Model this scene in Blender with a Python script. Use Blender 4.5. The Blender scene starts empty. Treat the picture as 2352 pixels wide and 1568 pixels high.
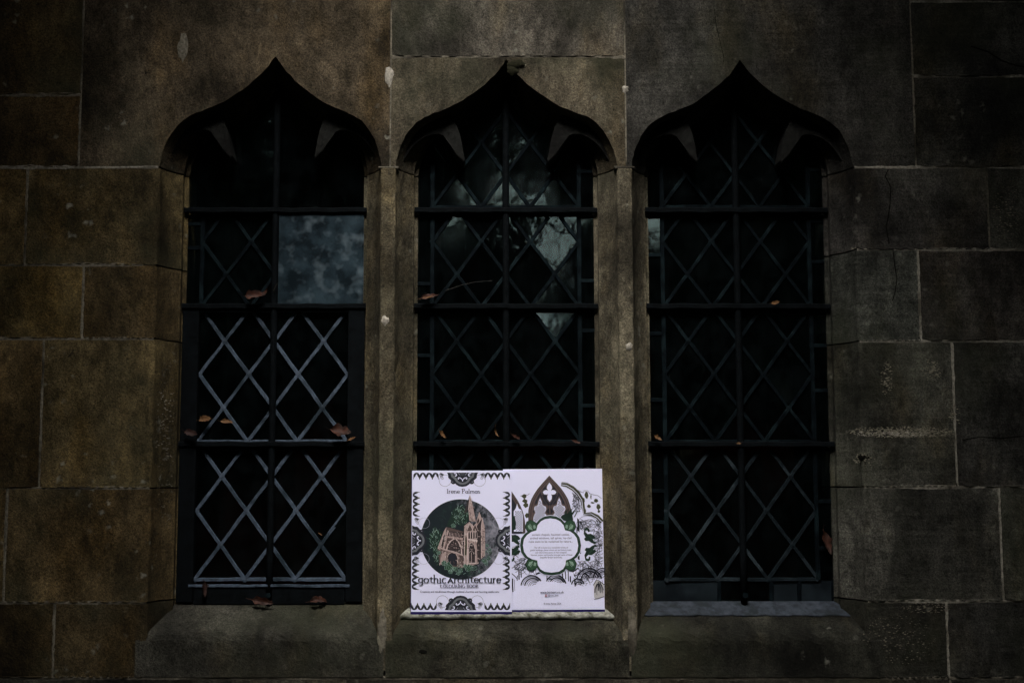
import bpy, bmesh, math, random
import numpy as np
from mathutils import Vector, Matrix
from mathutils.geometry import tessellate_polygon
R = math.radians
rng = random.Random(7)
SC = bpy.context.scene
COL = SC.collection

# ------------------------------------------------------------------ camera
PITCH = math.atan(326 / 3009.0); FPX = 3009.0; U0 = 1110.0; DIST = 2.69; CAMZ = 1.35
cam = bpy.data.objects.new('camera', bpy.data.cameras.new('camera')); COL.objects.link(cam)
cam.location = (0, -DIST, CAMZ); cam.rotation_euler = (math.pi / 2 + PITCH, 0, 0)
cam.data.sensor_width = 36; cam.data.lens = 36 * FPX / 2352.0
cam.data.shift_x = (1176 - U0) / 2352.0
cam.data.clip_start = 0.05; cam.data.clip_end = 3000
SC.camera = cam
# ------------------------------------------------------------------ sky, sun, exposure
SUN_EL = R(56); SUN_AZ = R(-6)          # azimuth about the direction straight out of the wall
sun_dir = Vector((math.sin(SUN_AZ) * math.cos(SUN_EL), -math.cos(SUN_AZ) * math.cos(SUN_EL), math.sin(SUN_EL)))
world = bpy.data.worlds.new('World'); SC.world = world; world.use_nodes = True
wn = world.node_tree.nodes; wl = world.node_tree.links
for n in list(wn): wn.remove(n)
sky = wn.new('ShaderNodeTexSky'); sky.sky_type = 'NISHITA'; sky.sun_disc = False
sky.sun_elevation = SUN_EL; sky.sun_rotation = math.atan2(sun_dir.x, sun_dir.y)
sky.air_density = 1.0; sky.dust_density = 4.0; sky.ozone_density = 1.0
bg = wn.new('ShaderNodeBackground'); bg.inputs['Strength'].default_value = 0.05
wo = wn.new('ShaderNodeOutputWorld')
wl.new(sky.outputs[0], bg.inputs[0]); wl.new(bg.outputs[0], wo.inputs[0])
sun = bpy.data.objects.new('sun', bpy.data.lights.new('sun', 'SUN')); COL.objects.link(sun)
sun.data.energy = 1.5; sun.data.angle = R(33); sun.data.color = (1.0, 0.965, 0.93)
sun.rotation_euler = (-sun_dir).to_track_quat('-Z', 'Y').to_euler()
sun.location = (0, -6, 6)
SC.view_settings.view_transform = 'Standard'; SC.view_settings.look = 'None'
SC.view_settings.gamma = 1; SC.view_settings.use_curve_mapping = False
SC.view_settings.exposure = 2.98
SC.render.engine = 'CYCLES'

def W(u, v, d=0.0):
    """point where the ray through photo point (u, v) of the 2352 wide view meets the plane y = d"""
    x = (u - U0) / FPX; y = (784 - v) / FPX
    dy = math.cos(PITCH) - y * math.sin(PITCH); dz = math.sin(PITCH) + y * math.cos(PITCH)
    t = (d + DIST) / dy
    return Vector((x * t, d, CAMZ + dz * t))
def zz(v, d=0.0): return W(U0, v, d).z
def xx(u, v, d=0.0): return W(u, v, d).x

# ------------------------------------------------------------------ materials
def newmat(name):
    m = bpy.data.materials.new(name); m.use_nodes = True
    nt = m.node_tree
    for n in list(nt.nodes): nt.nodes.remove(n)
    out = nt.nodes.new('ShaderNodeOutputMaterial')
    return m, nt, out
class NB:
    def __init__(s, nt): s.nt = nt
    def node(s, t, **k):
        n = s.nt.nodes.new(t)
        for a, b in k.items(): setattr(n, a, b)
        return n
    def link(s, a, b): s.nt.links.new(a, b)
    def pos(s, scale=(1, 1, 1), obj=False):
        if obj: g = s.node('ShaderNodeTexCoord').outputs['Object']
        else: g = s.node('ShaderNodeNewGeometry').outputs['Position']
        mp = s.node('ShaderNodeMapping'); mp.inputs['Scale'].default_value = scale
        s.link(g, mp.inputs[0]); return mp.outputs[0]
    def noise(s, scale, detail=3, rough=.55, vec=None, dist=0):
        n = s.node('ShaderNodeTexNoise'); n.inputs['Scale'].default_value = scale
        n.inputs['Detail'].default_value = detail; n.inputs['Roughness'].default_value = rough
        n.inputs['Distortion'].default_value = dist
        if vec is not None: s.link(vec, n.inputs['Vector'])
        return n.outputs['Fac']
    def ramp(s, fac, lo, hi, a=0.0, b=1.0):
        n = s.node('ShaderNodeMapRange'); n.clamp = True
        n.inputs['From Min'].default_value = lo; n.inputs['From Max'].default_value = hi
        n.inputs['To Min'].default_value = a; n.inputs['To Max'].default_value = b
        s.link(fac, n.inputs['Value']); return n.outputs[0]
    def mul(s, a, b, op='MULTIPLY'):
        n = s.node('ShaderNodeMath', operation=op)
        for i, q in enumerate((a, b)):
            if hasattr(q, 'type'): s.link(q, n.inputs[i])
            else: n.inputs[i].default_value = q
        return n.outputs[0]
    def mix(s, fac, a, b, mode='MIX'):
        n = s.node('ShaderNodeMix', data_type='RGBA', blend_type=mode)
        if hasattr(fac, 'type'): s.link(fac, n.inputs[0])
        else: n.inputs[0].default_value = fac
        for i, q in ((6, a), (7, b)):
            if hasattr(q, 'type'): s.link(q, n.inputs[i])
            else: n.inputs[i].default_value = (*q, 1)
        return n.outputs[2]
    def gray(s, v):
        n = s.node('ShaderNodeCombineColor')
        for i in range(3): s.link(v, n.inputs[i])
        return n.outputs[0]
    def bump(s, h, strength=.5, dist=.002):
        n = s.node('ShaderNodeBump'); n.inputs['Strength'].default_value = strength
        n.inputs['Distance'].default_value = dist; s.link(h, n.inputs['Height']); return n.outputs[0]
    def princ(s, col, rough=.8, normal=None, metal=0, spec=.3):
        n = s.node('ShaderNodeBsdfPrincipled')
        if hasattr(col, 'type'): s.link(col, n.inputs['Base Color'])
        else: n.inputs['Base Color'].default_value = (*col, 1)
        if hasattr(rough, 'type'): s.link(rough, n.inputs['Roughness'])
        else: n.inputs['Roughness'].default_value = rough
        n.inputs['Metallic'].default_value = metal; n.inputs['Specular IOR Level'].default_value = spec
        if normal is not None: s.link(normal, n.inputs['Normal'])
        return n.outputs[0]

def stone_material(name, bed=.25, streak=.4, lichen=.5):
    m, nt, out = newmat(name); b = NB(nt)
    info = b.node('ShaderNodeObjectInfo')
    off = b.node('ShaderNodeVectorMath', operation='SCALE'); off.inputs[0].default_value = (3.1, 1.7, 2.3)
    b.link(info.outputs['Random'], off.inputs['Scale'])
    add = b.node('ShaderNodeVectorMath', operation='ADD')
    b.link(b.node('ShaderNodeNewGeometry').outputs['Position'], add.inputs[0]); b.link(off.outputs[0], add.inputs[1])
    def P(sc):
        mp = b.node('ShaderNodeMapping'); mp.inputs['Scale'].default_value = sc
        if sc == (1, 1, 1): mp.inputs['Rotation'].default_value = (.7, .5, .9)
        b.link(add.outputs[0], mp.inputs[0]); return mp.outputs[0]
    col = info.outputs['Color']
    blot = b.noise(5, 7, .6, P((1, 1, 1)))
    col = b.mix(1, col, b.gray(b.ramp(blot, .3, .7, .35, 1.65)), 'MULTIPLY')
    rust = b.ramp(b.noise(4.2, 5, .62, P((1.7, 1, .7))), .5, .68, 0, .75)
    hue = b.node('ShaderNodeMix', data_type='RGBA', blend_type='MULTIPLY'); b.link(rust, hue.inputs[0])
    b.link(col, hue.inputs[6]); hue.inputs[7].default_value = (1.06, .9, .6, 1); col = hue.outputs[2]
    st = b.noise(1, 4, .6, P((11, 4, 2.2)))
    col = b.mix(1, col, b.gray(b.ramp(st, .3, .62, 1 - streak, 1.1)), 'MULTIPLY')
    bd = b.noise(1, 4, .65, P((9, 9, 120)))
    col = b.mix(1, col, b.gray(b.ramp(bd, .3, .7, 1 - bed, 1 + bed)), 'MULTIPLY')
    stain = b.noise(2.6, 7, .68, P((1.6, 1, .8)), .7)
    col = b.mix(1, col, b.gray(b.ramp(stain, .40, .58, .38, 1.12)), 'MULTIPLY')
    gr = b.noise(250, 4, .75, P((1, 1, 1)))
    gr2 = b.noise(610, 3, .7, P((1, 1, 1)))
    col = b.mix(1, col, b.gray(b.ramp(gr, .3, .7, .3, 1.75)), 'MULTIPLY')
    col = b.mix(1, col, b.gray(b.ramp(gr2, .3, .7, .5, 1.55)), 'MULTIPLY')
    vo = b.node('ShaderNodeTexVoronoi'); vo.inputs['Scale'].default_value = 34; vo.inputs['Randomness'].default_value = 1
    wob = b.node('ShaderNodeVectorMath', operation='ADD')
    ns = b.node('ShaderNodeTexNoise'); ns.inputs['Scale'].default_value = 90; b.link(add.outputs[0], ns.inputs['Vector'])
    scl = b.node('ShaderNodeVectorMath', operation='SCALE'); scl.inputs['Scale'].default_value = .02
    b.link(ns.outputs['Color'], scl.inputs[0]); b.link(add.outputs[0], wob.inputs[0]); b.link(scl.outputs[0], wob.inputs[1])
    b.link(wob.outputs[0], vo.inputs['Vector'])
    spot = b.ramp(vo.outputs['Distance'], .08, .24, 1, 0)
    mask = b.ramp(b.noise(9, 4, .6, P((1, 1, .7))), .5, .66)
    spot = b.mul(b.mul(spot, mask), lichen)
    col = b.mix(spot, col, (.17, .17, .14))
    mid = b.noise(38, 5, .7, P((1, 1, .6)))
    col = b.mix(1, col, b.gray(b.ramp(mid, .32, .68, .5, 1.5)), 'MULTIPLY')
    alg = b.ramp(b.noise(3.1, 4, .6, P((1, 1, 1))), .5, .7, 0, .5)
    col = b.mix(alg, col, (.030, .034, .020))
    pit = b.noise(75, 4, .6, P((1, 1, 1)))
    col = b.mix(b.ramp(pit, .64, .74, 0, .7), col, (.006, .005, .004))
    pit2 = b.noise(30, 5, .7, P((1, 1, 1)), .8)
    col = b.mix(b.ramp(pit2, .66, .72, 0, .8), col, (.006, .005, .004))
    pit = b.mul(pit, b.mul(pit2, .8), 'ADD')
    h = b.mul(b.mul(gr, .5), b.mul(pit, -.9), 'ADD')
    h = b.mul(h, b.mul(bd, bed), 'ADD')
    sh = b.princ(col, .93, b.bump(h, .75, .004), spec=.12)
    b.link(sh, out.inputs[0]); return m
STONE = stone_material('weathered_stone', .03, .45, .85)
STONE_BED = stone_material('bedded_grey_stone', .26, .2, .55)

def simple(name, col, rough=.7, var=.25, scale=60, bump=.2, bdist=.001, metal=0, spec=.3, col2=None, sc2=20):
    m, nt, out = newmat(name); b = NB(nt)
    n = b.noise(scale, 4, .6, b.pos())
    c = b.mix(1, col, b.gray(b.ramp(n, .3, .7, 1 - var, 1 + var)), 'MULTIPLY')
    if col2: c = b.mix(b.ramp(b.noise(sc2, 4, .6, b.pos()), .48, .62), c, col2)
    b.link(b.princ(c, rough, b.bump(n, bump, bdist) if bump else None, metal, spec), out.inputs[0])
    return m
MORTAR = simple('lime_mortar', (.21, .2, .165), .95, .5, 160, .5, .002, spec=.1, col2=(.07, .065, .05), sc2=12)
MORTAR_DARK = simple('dirty_mortar', (.12, .11, .085), .95, .5, 160, .5, .002, spec=.1, col2=(.028, .025, .019), sc2=9)
DAB = simple('pale_lime_dab', (.24, .225, .19), .95, .5, 160, .6, .002, spec=.1)
LICHEN = simple('pale_lichen', (.15, .14, .105), .95, .4, 200, .5, .002, spec=.1)
CRACK = simple('crack_dark', (.006, .006, .005), 1, .2, 60, 0, spec=0)
CUSP_SHADE = simple('cusp_shade_stone', (.0085, .0088, .008), .95, .5, 90, .6, .003, spec=.08, col2=(.004, .004, .0038), sc2=25)  # near-black stone, shade of the arch heads put into its colour
MOSS = simple('dark_moss', (.012, .012, .007), 1, .4, 300, .5, .002, spec=.05)
IRON = simple('black_iron', (.0022, .003, .0036), .8, .4, 90, .4, .001, spec=.03, col2=(.003, .0042, .0052), sc2=40)
LEAD = simple('weathered_lead', (.046, .063, .088), .6, .5, 90, .5, .001, spec=.15, col2=(.013, .021, .029), sc2=11)
LEAD_DARK = simple('grimy_lead', (.0018, .0034, .0046), .75, .5, 120, .4, .001, spec=.03, col2=(.0055, .0105, .0125), sc2=22)
LEAD_MID = simple('highlit_lead', (.005, .0085, .011), .65, .5, 120, .4, .001, spec=.08, col2=(.022, .031, .037), sc2=16)  # lighter lead, highlights of the lowest panel put into its colour
SHEET = simple('lead_sheet', (.026, .032, .041), .7, .55, 60, .6, .002, spec=.08, col2=(.014, .018, .021), sc2=24)
SHEET_PALE = simple('pale_limewashed_lead', (.22, .225, .195), .9, .6, 140, .9, .003, spec=.1, col2=(.06, .06, .042), sc2=70)
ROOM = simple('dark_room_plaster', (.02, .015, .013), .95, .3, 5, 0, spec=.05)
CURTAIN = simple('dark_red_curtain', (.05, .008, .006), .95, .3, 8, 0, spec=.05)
EARTH = simple('damp_earth', (.035, .03, .02), .95, .5, 6, .5, .02, spec=.1, col2=(.025, .035, .012), sc2=2)

def glass_material(name, grime=.05, gcol=(.05, .075, .085), rough=.03, bscale=14, bstr=.25):
    m, nt, out = newmat(name); b = NB(nt)
    nz = b.noise(bscale, 3, .5, b.pos())
    nrm = b.bump(nz, bstr, .004)
    gl = b.node('ShaderNodeBsdfGlossy'); gl.inputs['Roughness'].default_value = rough
    gl.inputs['Color'].default_value = (.78, .98, .9, 1); b.link(nrm, gl.inputs['Normal'])
    tr = b.node('ShaderNodeBsdfTransparent'); tr.inputs['Color'].default_value = (.8, .86, .84, 1)
    fr = b.node('ShaderNodeFresnel'); fr.inputs['IOR'].default_value = 1.45; b.link(nrm, fr.inputs['Normal'])
    m1 = b.node('ShaderNodeMixShader'); b.link(fr.outputs[0], m1.inputs[0]); b.link(tr.outputs[0], m1.inputs[1]); b.link(gl.outputs[0], m1.inputs[2])
    df = b.node('ShaderNodeBsdfDiffuse'); df.inputs['Color'].default_value = (*gcol, 1)
    dirt = b.ramp(b.noise(26, 6, .65, b.pos()), .42, .72, grime * .3, grime * 2.2)
    m2 = b.node('ShaderNodeMixShader'); b.link(dirt, m2.inputs[0]); b.link(m1.outputs[0], m2.inputs[1]); b.link(df.outputs[0], m2.inputs[2])
    b.link(m2.outputs[0], out.inputs[0]); return m
GLASS = glass_material('old_dark_glass', .018, rough=.07, bstr=.15)
GLASS_WARPED = glass_material('warped_old_glass', .01, rough=.09, bscale=20, bstr=.3)
SHEETGLASS = glass_material('plain_sheet_glass', .012, bscale=12, bstr=.35)
def fog_material():
    m, nt, out = newmat('clouded_plastic_sheet'); b = NB(nt)
    n = b.noise(17, 6, .6, b.pos())
    n2 = b.noise(36, 2, .5, b.pos())
    c = b.mix(b.ramp(n, .42, .72), (.003, .0065, .009), (.026, .044, .056))
    c = b.mix(b.ramp(n2, .5, .95), c, (.10, .135, .155))
    b.link(b.princ(c, .35, b.bump(n, .3, .002), spec=.12), out.inputs[0]); return m
FOG = fog_material()
FOG_DARK = simple('clouded_quarry_glass', (.009, .013, .016), .3, .5, 14, .3, .002, spec=.2, col2=(.005, .007, .009), sc2=9)

def paint(name, col, rough=.55, spec=.25):
    m, nt, out = newmat(name); b = NB(nt)
    n = b.noise(900, 2, .6, b.pos(obj=True))
    c = b.mix(1, col, b.gray(b.ramp(n, .3, .7, .9, 1.1)), 'MULTIPLY')
    b.link(b.princ(c, rough, None, 0, spec), out.inputs[0]); return m
PAPER = paint('matt_white_cover', (.68, .69, .9))
PAGES = paint('page_block', (.75, .74, .72), .8)
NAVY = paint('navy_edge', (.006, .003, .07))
INK = paint('ink_black', (.012, .014, .022)); GREY = paint('ink_grey', (.12, .13, .145)); DKGREY = paint('ink_dark_grey', (.04, .045, .055))
SCROLL = paint('ink_scroll_grey', (.3, .3, .38)); TEXTINK = paint('ink_text', (.03, .03, .06)); TEXTGREY = paint('ink_text_grey', (.10, .10, .16))
OLIVE = paint('ink_olive', (.045, .048, .026)); GREEN = paint('ink_green', (.022, .06, .032)); DKGREEN = paint('ink_dark_green', (.008, .022, .016))
PALEGREEN = paint('ink_pale_green', (.2, .3, .24)); IVYLINE = paint('ink_ivy_line', (.22, .33, .3))
PINK = paint('ink_stone_pink', (.35, .265, .255)); PINKLT = paint('ink_stone_light', (.6, .5, .49)); BROWN = paint('ink_stone_brown', (.085, .06, .056)); UMBER = paint('ink_umber', (.03, .022, .024))
REDINK = paint('ink_red', (.28, .06, .07)); TAN = paint('ink_tan', (.42, .41, .43))
def moon_material():
    m, nt, out = newmat('ink_moon'); b = NB(nt)
    p = b.pos(obj=True)
    n = b.noise(22, 8, .7, p, 1.2)
    sep = b.node('ShaderNodeSeparateXYZ'); b.link(p, sep.inputs[0])
    tilt = b.mul(b.mul(sep.outputs[0], 2.2), -.34, 'ADD')
    f = b.mul(n, tilt, 'ADD')
    n3 = b.noise(120, 5, .7, p)
    f = b.mul(f, b.mul(n3, .45), 'ADD')
    c = b.mix(b.ramp(f, .62, .86), (.006, .012, .016), (.22, .22, .27))
    c = b.mix(b.ramp(b.noise(70, 4, .6, p), .55, .75, 0, .5), c, (.02, .06, .045))
    b.link(b.princ(c, .55, None, 0, .25), out.inputs[0]); return m
MOON = moon_material()
def leaf_material(name, a, c2):
    m, nt, out = newmat(name); b = NB(nt)
    c = b.mix(b.ramp(b.noise(60, 4, .6, b.pos(obj=True)), .4, .65), a, c2)
    b.link(b.princ(c, .7, None, 0, .25), out.inputs[0]); return m
LEAF_RED = leaf_material('dead_leaf_russet', (.038, .011, .005), (.008, .004, .003))
LEAF_TAN = leaf_material('dead_leaf_tan', (.115, .056, .02), (.04, .015, .006))
LEAF_DARK = leaf_material('dead_leaf_dark', (.02, .007, .005), (.008, .004, .003))
STRAW = leaf_material('dry_stalk', (.009, .0075, .004), (.005, .004, .003))
FOLIAGE = leaf_material('woodland_leaf', (.04, .06, .02), (.02, .035, .012))
BARK = simple('bark', (.05, .04, .03), .95, .4, 20, .5, .01, spec=.1)

# ------------------------------------------------------------------ mesh helpers
def link(name, me, mats, parent=None, loc=None):
    o = bpy.data.objects.new(name, me); COL.objects.link(o)
    if not isinstance(mats, (list, tuple)): mats = [mats]
    if len(me.materials) == 0:
        for m in mats: me.materials.append(m)
    if parent: o.parent = parent
    if loc is not None: o.location = loc
    return o
def bm_obj(name, bm, mats, parent=None, loc=None, smooth=False):
    bmesh.ops.recalc_face_normals(bm, faces=bm.faces[:])
    me = bpy.data.meshes.new(name); bm.to_mesh(me); bm.free()
    if smooth:
        for p in me.polygons: p.use_smooth = True
    return link(name, me, mats, parent, loc)
def tag(o, label, cat=None, group=None, kind=None):
    if label: o['label'] = label
    if cat: o['category'] = cat
    if group: o['group'] = group
    if kind: o['kind'] = kind
    return o
def empty(name, loc=(0, 0, 0)):
    e = bpy.data.objects.new(name, None); COL.objects.link(e); e.location = loc; e.empty_display_size = .05; return e
def bm_box(bm, a, b):
    vs = [bm.verts.new((x, y, z)) for x in (a[0], b[0]) for y in (a[1], b[1]) for z in (a[2], b[2])]
    for f in ((0, 1, 3, 2), (4, 6, 7, 5), (0, 4, 5, 1), (2, 3, 7, 6), (0, 2, 6, 4), (1, 5, 7, 3)):
        bm.faces.new([vs[i] for i in f])
    return vs
def box(name, a, b, mat, parent=None, bevel=0):
    bm = bmesh.new(); bm_box(bm, a, b)
    if bevel: bmesh.ops.bevel(bm, geom=bm.edges[:], offset=bevel, segments=2, affect='EDGES', profile=.6)
    return bm_obj(name, bm, mat, parent)
def prism(bm, pts, axis, lo, hi):
    """polygon pts in the other two axes, extruded along axis"""
    def mk(p, h):
        return {'z': (p[0], p[1], h), 'y': (p[0], h, p[1]), 'x': (h, p[0], p[1])}[axis]
    A = [bm.verts.new(mk(p, lo)) for p in pts]; B = [bm.verts.new(mk(p, hi)) for p in pts]
    n = len(pts)
    bm.faces.new(A); bm.faces.new(B)
    for i in range(n): bm.faces.new((A[i], A[(i + 1) % n], B[(i + 1) % n], B[i]))
    return A, B
def tube(bm, pts, rad, seg=6):
    rings = []
    for i, p in enumerate(pts):
        p = Vector(p); d = (Vector(pts[min(i + 1, len(pts) - 1)]) - Vector(pts[max(i - 1, 0)])).normalized()
        u = d.orthogonal().normalized() if abs(d.z) < .9 else Vector((1, 0, 0))
        w = d.cross(u).normalized(); u = w.cross(d)
        r = rad[i] if isinstance(rad, (list, tuple)) else rad
        rings.append([bm.verts.new(p + r * (math.cos(6.2832 * k / seg) * u + math.sin(6.2832 * k / seg) * w)) for k in range(seg)])
    for a, b in zip(rings, rings[1:]):
        for k in range(seg): bm.faces.new((a[k], a[(k + 1) % seg], b[(k + 1) % seg], b[k]))
    bm.faces.new(rings[0]); bm.faces.new(rings[-1])

# ------------------------------------------------------------------ ground, room
bm = bmesh.new(); s = 900
vs = [bm.verts.new(p) for p in ((-s, -s, 0), (s, -s, 0), (s, s, 0), (-s, s, 0))]; bm.faces.new(vs)
g = bm_obj('ground', bm, EARTH); tag(g, 'damp earth in front of the stone wall', 'ground', kind='structure')

XC = [W(632, 600, .085).x, W(1162, 600, .085).x, W(1692, 600, .085).x]     # centres of the three lights
HW = .2325                                                                   # half width at the wall face
PROFILE = [(0, 0), (.003, .012), (.008, .026), (.015, .042), (.024, .056), (.032, .066), (.035, .068), (.0352, .084), (.0435, .085), (.0436, .15)]
GY = .092                                                                    # glass plane
ZSPR = zz(384)
ZB = zz(1385, .085); ZF = zz(1460)                                           # back and front of the sills

room = empty('interior_room', (0, 0, 0)); tag(room, 'dark unlit interior seen through the window glass', 'room', kind='structure')
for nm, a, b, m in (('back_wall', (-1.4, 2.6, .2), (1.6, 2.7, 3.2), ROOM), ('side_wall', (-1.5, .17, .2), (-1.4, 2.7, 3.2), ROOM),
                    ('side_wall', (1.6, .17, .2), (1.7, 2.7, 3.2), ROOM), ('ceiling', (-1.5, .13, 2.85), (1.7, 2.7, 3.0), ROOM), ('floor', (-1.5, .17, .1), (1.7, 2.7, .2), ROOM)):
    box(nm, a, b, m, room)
bm = bmesh.new(); rows = []
for i in range(90):
    x = -.75 + i * .0175; y = .75 + .03 * math.sin(i * .9) + .012 * math.sin(i * 2.3)
    rows.append((bm.verts.new((x, y, .3)), bm.verts.new((x, y + .01, 2.3))))
for a, b in zip(rows, rows[1:]): bm.faces.new((a[0], b[0], b[1], a[1]))
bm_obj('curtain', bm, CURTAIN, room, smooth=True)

# ------------------------------------------------------------------ wall of dressed stones
wall = empty('church_wall', (0, 0, 0))
tag(wall, 'weathered ashlar stone church wall with three ogee arched window openings', 'wall')
GAP = .0016
def tint(base, amt=.24):
    k = 1 + rng.uniform(-amt, amt)
    return tuple(c * k * (1 + rng.uniform(-.05, .05)) for c in base)
def stone_col(x, z):
    """the courses change from ochre stone on one side to grey stone on the other"""
    t = min(1, max(0, (x + .95) / 1.5))
    a = Vector((.070, .050, .021)); m_ = Vector((.066, .055, .034)); c = Vector((.047, .0465, .040))
    col = a.lerp(m_, t * 2) if t < .5 else m_.lerp(c, t * 2 - 1)
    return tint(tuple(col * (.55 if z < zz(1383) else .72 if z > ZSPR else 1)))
def rough_edges(bm, amt):
    for v in bm.verts:
        if v.co.y < .02: v.co += Vector((rng.uniform(-amt, amt), rng.uniform(-.2, .35) * amt, rng.uniform(-amt, amt)))
def finish_stone(o, col):
    o.color = (*col, 1); return o
def block(x0, x1, z0, z1, col=None, mat=None, jamb=None):
    """a squared stone; jamb = ('L' or 'R', cx): its right or left end carries the hollow window moulding"""
    x0 += GAP; x1 -= GAP; z0 += GAP; z1 -= GAP
    bm = bmesh.new()
    if jamb is None: pts = [(x0, 0), (x1, 0), (x1, .16), (x0, .16)]
    elif jamb[0] == 'L': pts = [(x0, 0)] + [(jamb[1] - HW + i, y) for i, y in PROFILE] + [(jamb[1] - HW + .0436, .16), (x0, .16)]
    else: pts = [(x1, .16), (jamb[1] + HW - .0436, .16)] + [(jamb[1] + HW - i, y) for i, y in PROFILE][::-1] + [(x1, 0)]
    prism(bm, pts, 'z', z0, z1)
    edges = [e for e in bm.edges if all(v.co.y < .001 for v in e.verts)]
    bmesh.ops.subdivide_edges(bm, edges=[e for e in edges if e.calc_length() > .05], cuts=26, use_grid_fill=False)
    edges = [e for e in bm.edges if all(v.co.y < .001 for v in e.verts) and len(e.link_faces) == 2 and e.calc_face_angle(0) > .3]
    bmesh.ops.bevel(bm, geom=edges, offset=.0022, segments=2, affect='EDGES', profile=.5)
    rough_edges(bm, .0011)
    cx = (x0 + x1) / 2
    o = bm_obj('stone', bm, mat or (STONE if cx < .35 else STONE_BED), wall)
    return finish_stone(o, col or stone_col(cx, (z0 + z1) / 2))
def joint(x0, x1, z0, z1, mat=MORTAR, w=.0033):
    """a run of pointing: uneven ribbon, here flush with the stone, there sunk"""
    a, b = Vector((x0, 0, z0)), Vector((x1, 0, z1)); d = b - a; N = max(4, int(d.length / .012))
    n = Vector((-d.z, 0, d.x)).normalized(); y = -.0002 if abs(d.z) < 1e-6 else .0004
    bm = bmesh.new(); rows = []; ph = rng.random() * 9
    for k in range(N + 1):
        p = a + d * k / N; s_ = .5 + .5 * math.sin(ph + k * .23) * math.sin(k * .071 + 2 * ph)
        ww = w * (.55 + .75 * s_) * rng.uniform(.75, 1.3); yy = y + .0010 * max(0, .45 - s_) - .0006 * s_ * rng.random()
        rows.append([bm.verts.new(p + n * q + Vector((0, u, 0))) for q, u in ((-w - .002, .03), (-ww, yy + .0006), (0, yy), (ww, yy + .0006), (w + .002, .03))])
    for p, q in zip(rows, rows[1:]):
        for k in range(4): bm.faces.new((p[k], p[k + 1], q[k + 1], q[k]))
    return bm_obj('mortar_joint', bm, mat, wall)
XO0, XO1 = -1.95, 2.05
def lx(u, v): return xx(u, v)
LJ = ('L', XC[0]); RJ = ('R', XC[2])
XAL = XC[0] - HW; XAR = XC[2] + HW
zrows_l = [384, 608, 777, 1120, 1383, 1556]
ucut_l = [60, 190, 95, 12, 123]
for (va, vb), u in zip(zip(zrows_l, zrows_l[1:]), ucut_l):
    xm = lx(u, (va + vb) / 2); z1, z0 = zz(va), zz(vb)
    block(xm - .62 - .1 * rng.random(), xm, z0, z1); block(xm, XAL, z0, z1, jamb=LJ)
    joint(xm, xm, z0, z1, MORTAR_DARK)
    joint(XO0, XAL - .002, z1, z1, MORTAR if va < 400 else MORTAR_DARK)
    block(XO0, xm - .74, z0, z1)
zrows_r = [384, 573, 783, 1118, 1380, 1556]
ucut_r = [2270, 2112, 2193, 2300, 2177]
for (va, vb), u in zip(zip(zrows_r, zrows_r[1:]), ucut_r):
    xm = lx(u, (va + vb) / 2); z1, z0 = zz(va), zz(vb)
    xe = xm + .58 + .1 * rng.random()
    block(xm, xe, z0, z1, mat=STONE_BED); block(XAR, xm, z0, z1, mat=STONE_BED, jamb=RJ)
    joint(xm, xm, z0, z1, MORTAR if u != 2270 else MORTAR_DARK); joint(XAR + .002, XO1, z1, z1, MORTAR)
    if xe < XO1 - .05: block(xe, XO1, z0, z1)
ZTOP = zz(-330)
xl = lx(187, 200); xr = lx(2097, 200); xa = lx(897, 250); xb = lx(1437, 250)
for x0, x1, za, zb in ((XO0, -1.52, zz(218), ZTOP), (-1.52, xl, zz(218), ZTOP), (XO0, -1.3, ZSPR, zz(218)), (-1.3, xl, ZSPR, zz(218)),
                       (xr, XO1, zz(3), ZTOP), (xr, 1.5, zz(175), zz(3)), (1.5, XO1, zz(175), zz(3)), (xr, 1.42, ZSPR, zz(175)), (1.42, XO1, ZSPR, zz(175))):
    block(x0, x1, za, zb)
joint(XO0, xl, zz(218), zz(218), MORTAR_DARK); joint(xl, xl, ZSPR, ZTOP, MORTAR_DARK)
joint(xr, XO1, zz(3), zz(3)); joint(xr, XO1, zz(175), zz(175)); joint(xr, xr, ZSPR, ZTOP, MORTAR_DARK)
for x in (xa, xb): joint(x, x, ZSPR, ZTOP, MORTAR_DARK, .0022)
# courses outside the frame, above and below
z = zz(1556); k = 0
joint(XO0, XO1, z, z, MORTAR_DARK)
for h in (.33, .32, z - .65):
    x = XO0; k += 1
    cuts = [XO0 + (.31 if k % 2 else .55)]
    while cuts[-1] < XO1 - .5: cuts.append(cuts[-1] + rng.uniform(.5, .78))
    for a, b in zip([XO0] + cuts, cuts + [XO1]):
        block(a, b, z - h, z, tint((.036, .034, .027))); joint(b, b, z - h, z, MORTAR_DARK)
    z -= h
    if z > .1: joint(XO0, XO1, z, z, MORTAR_DARK)
x = XO0
for a, b in zip((XO0, -1.3, -.6, .05, .7, 1.4), (-1.3, -.6, .05, .7, 1.4, XO1)): block(a, b, ZTOP, ZTOP + .4)

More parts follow.
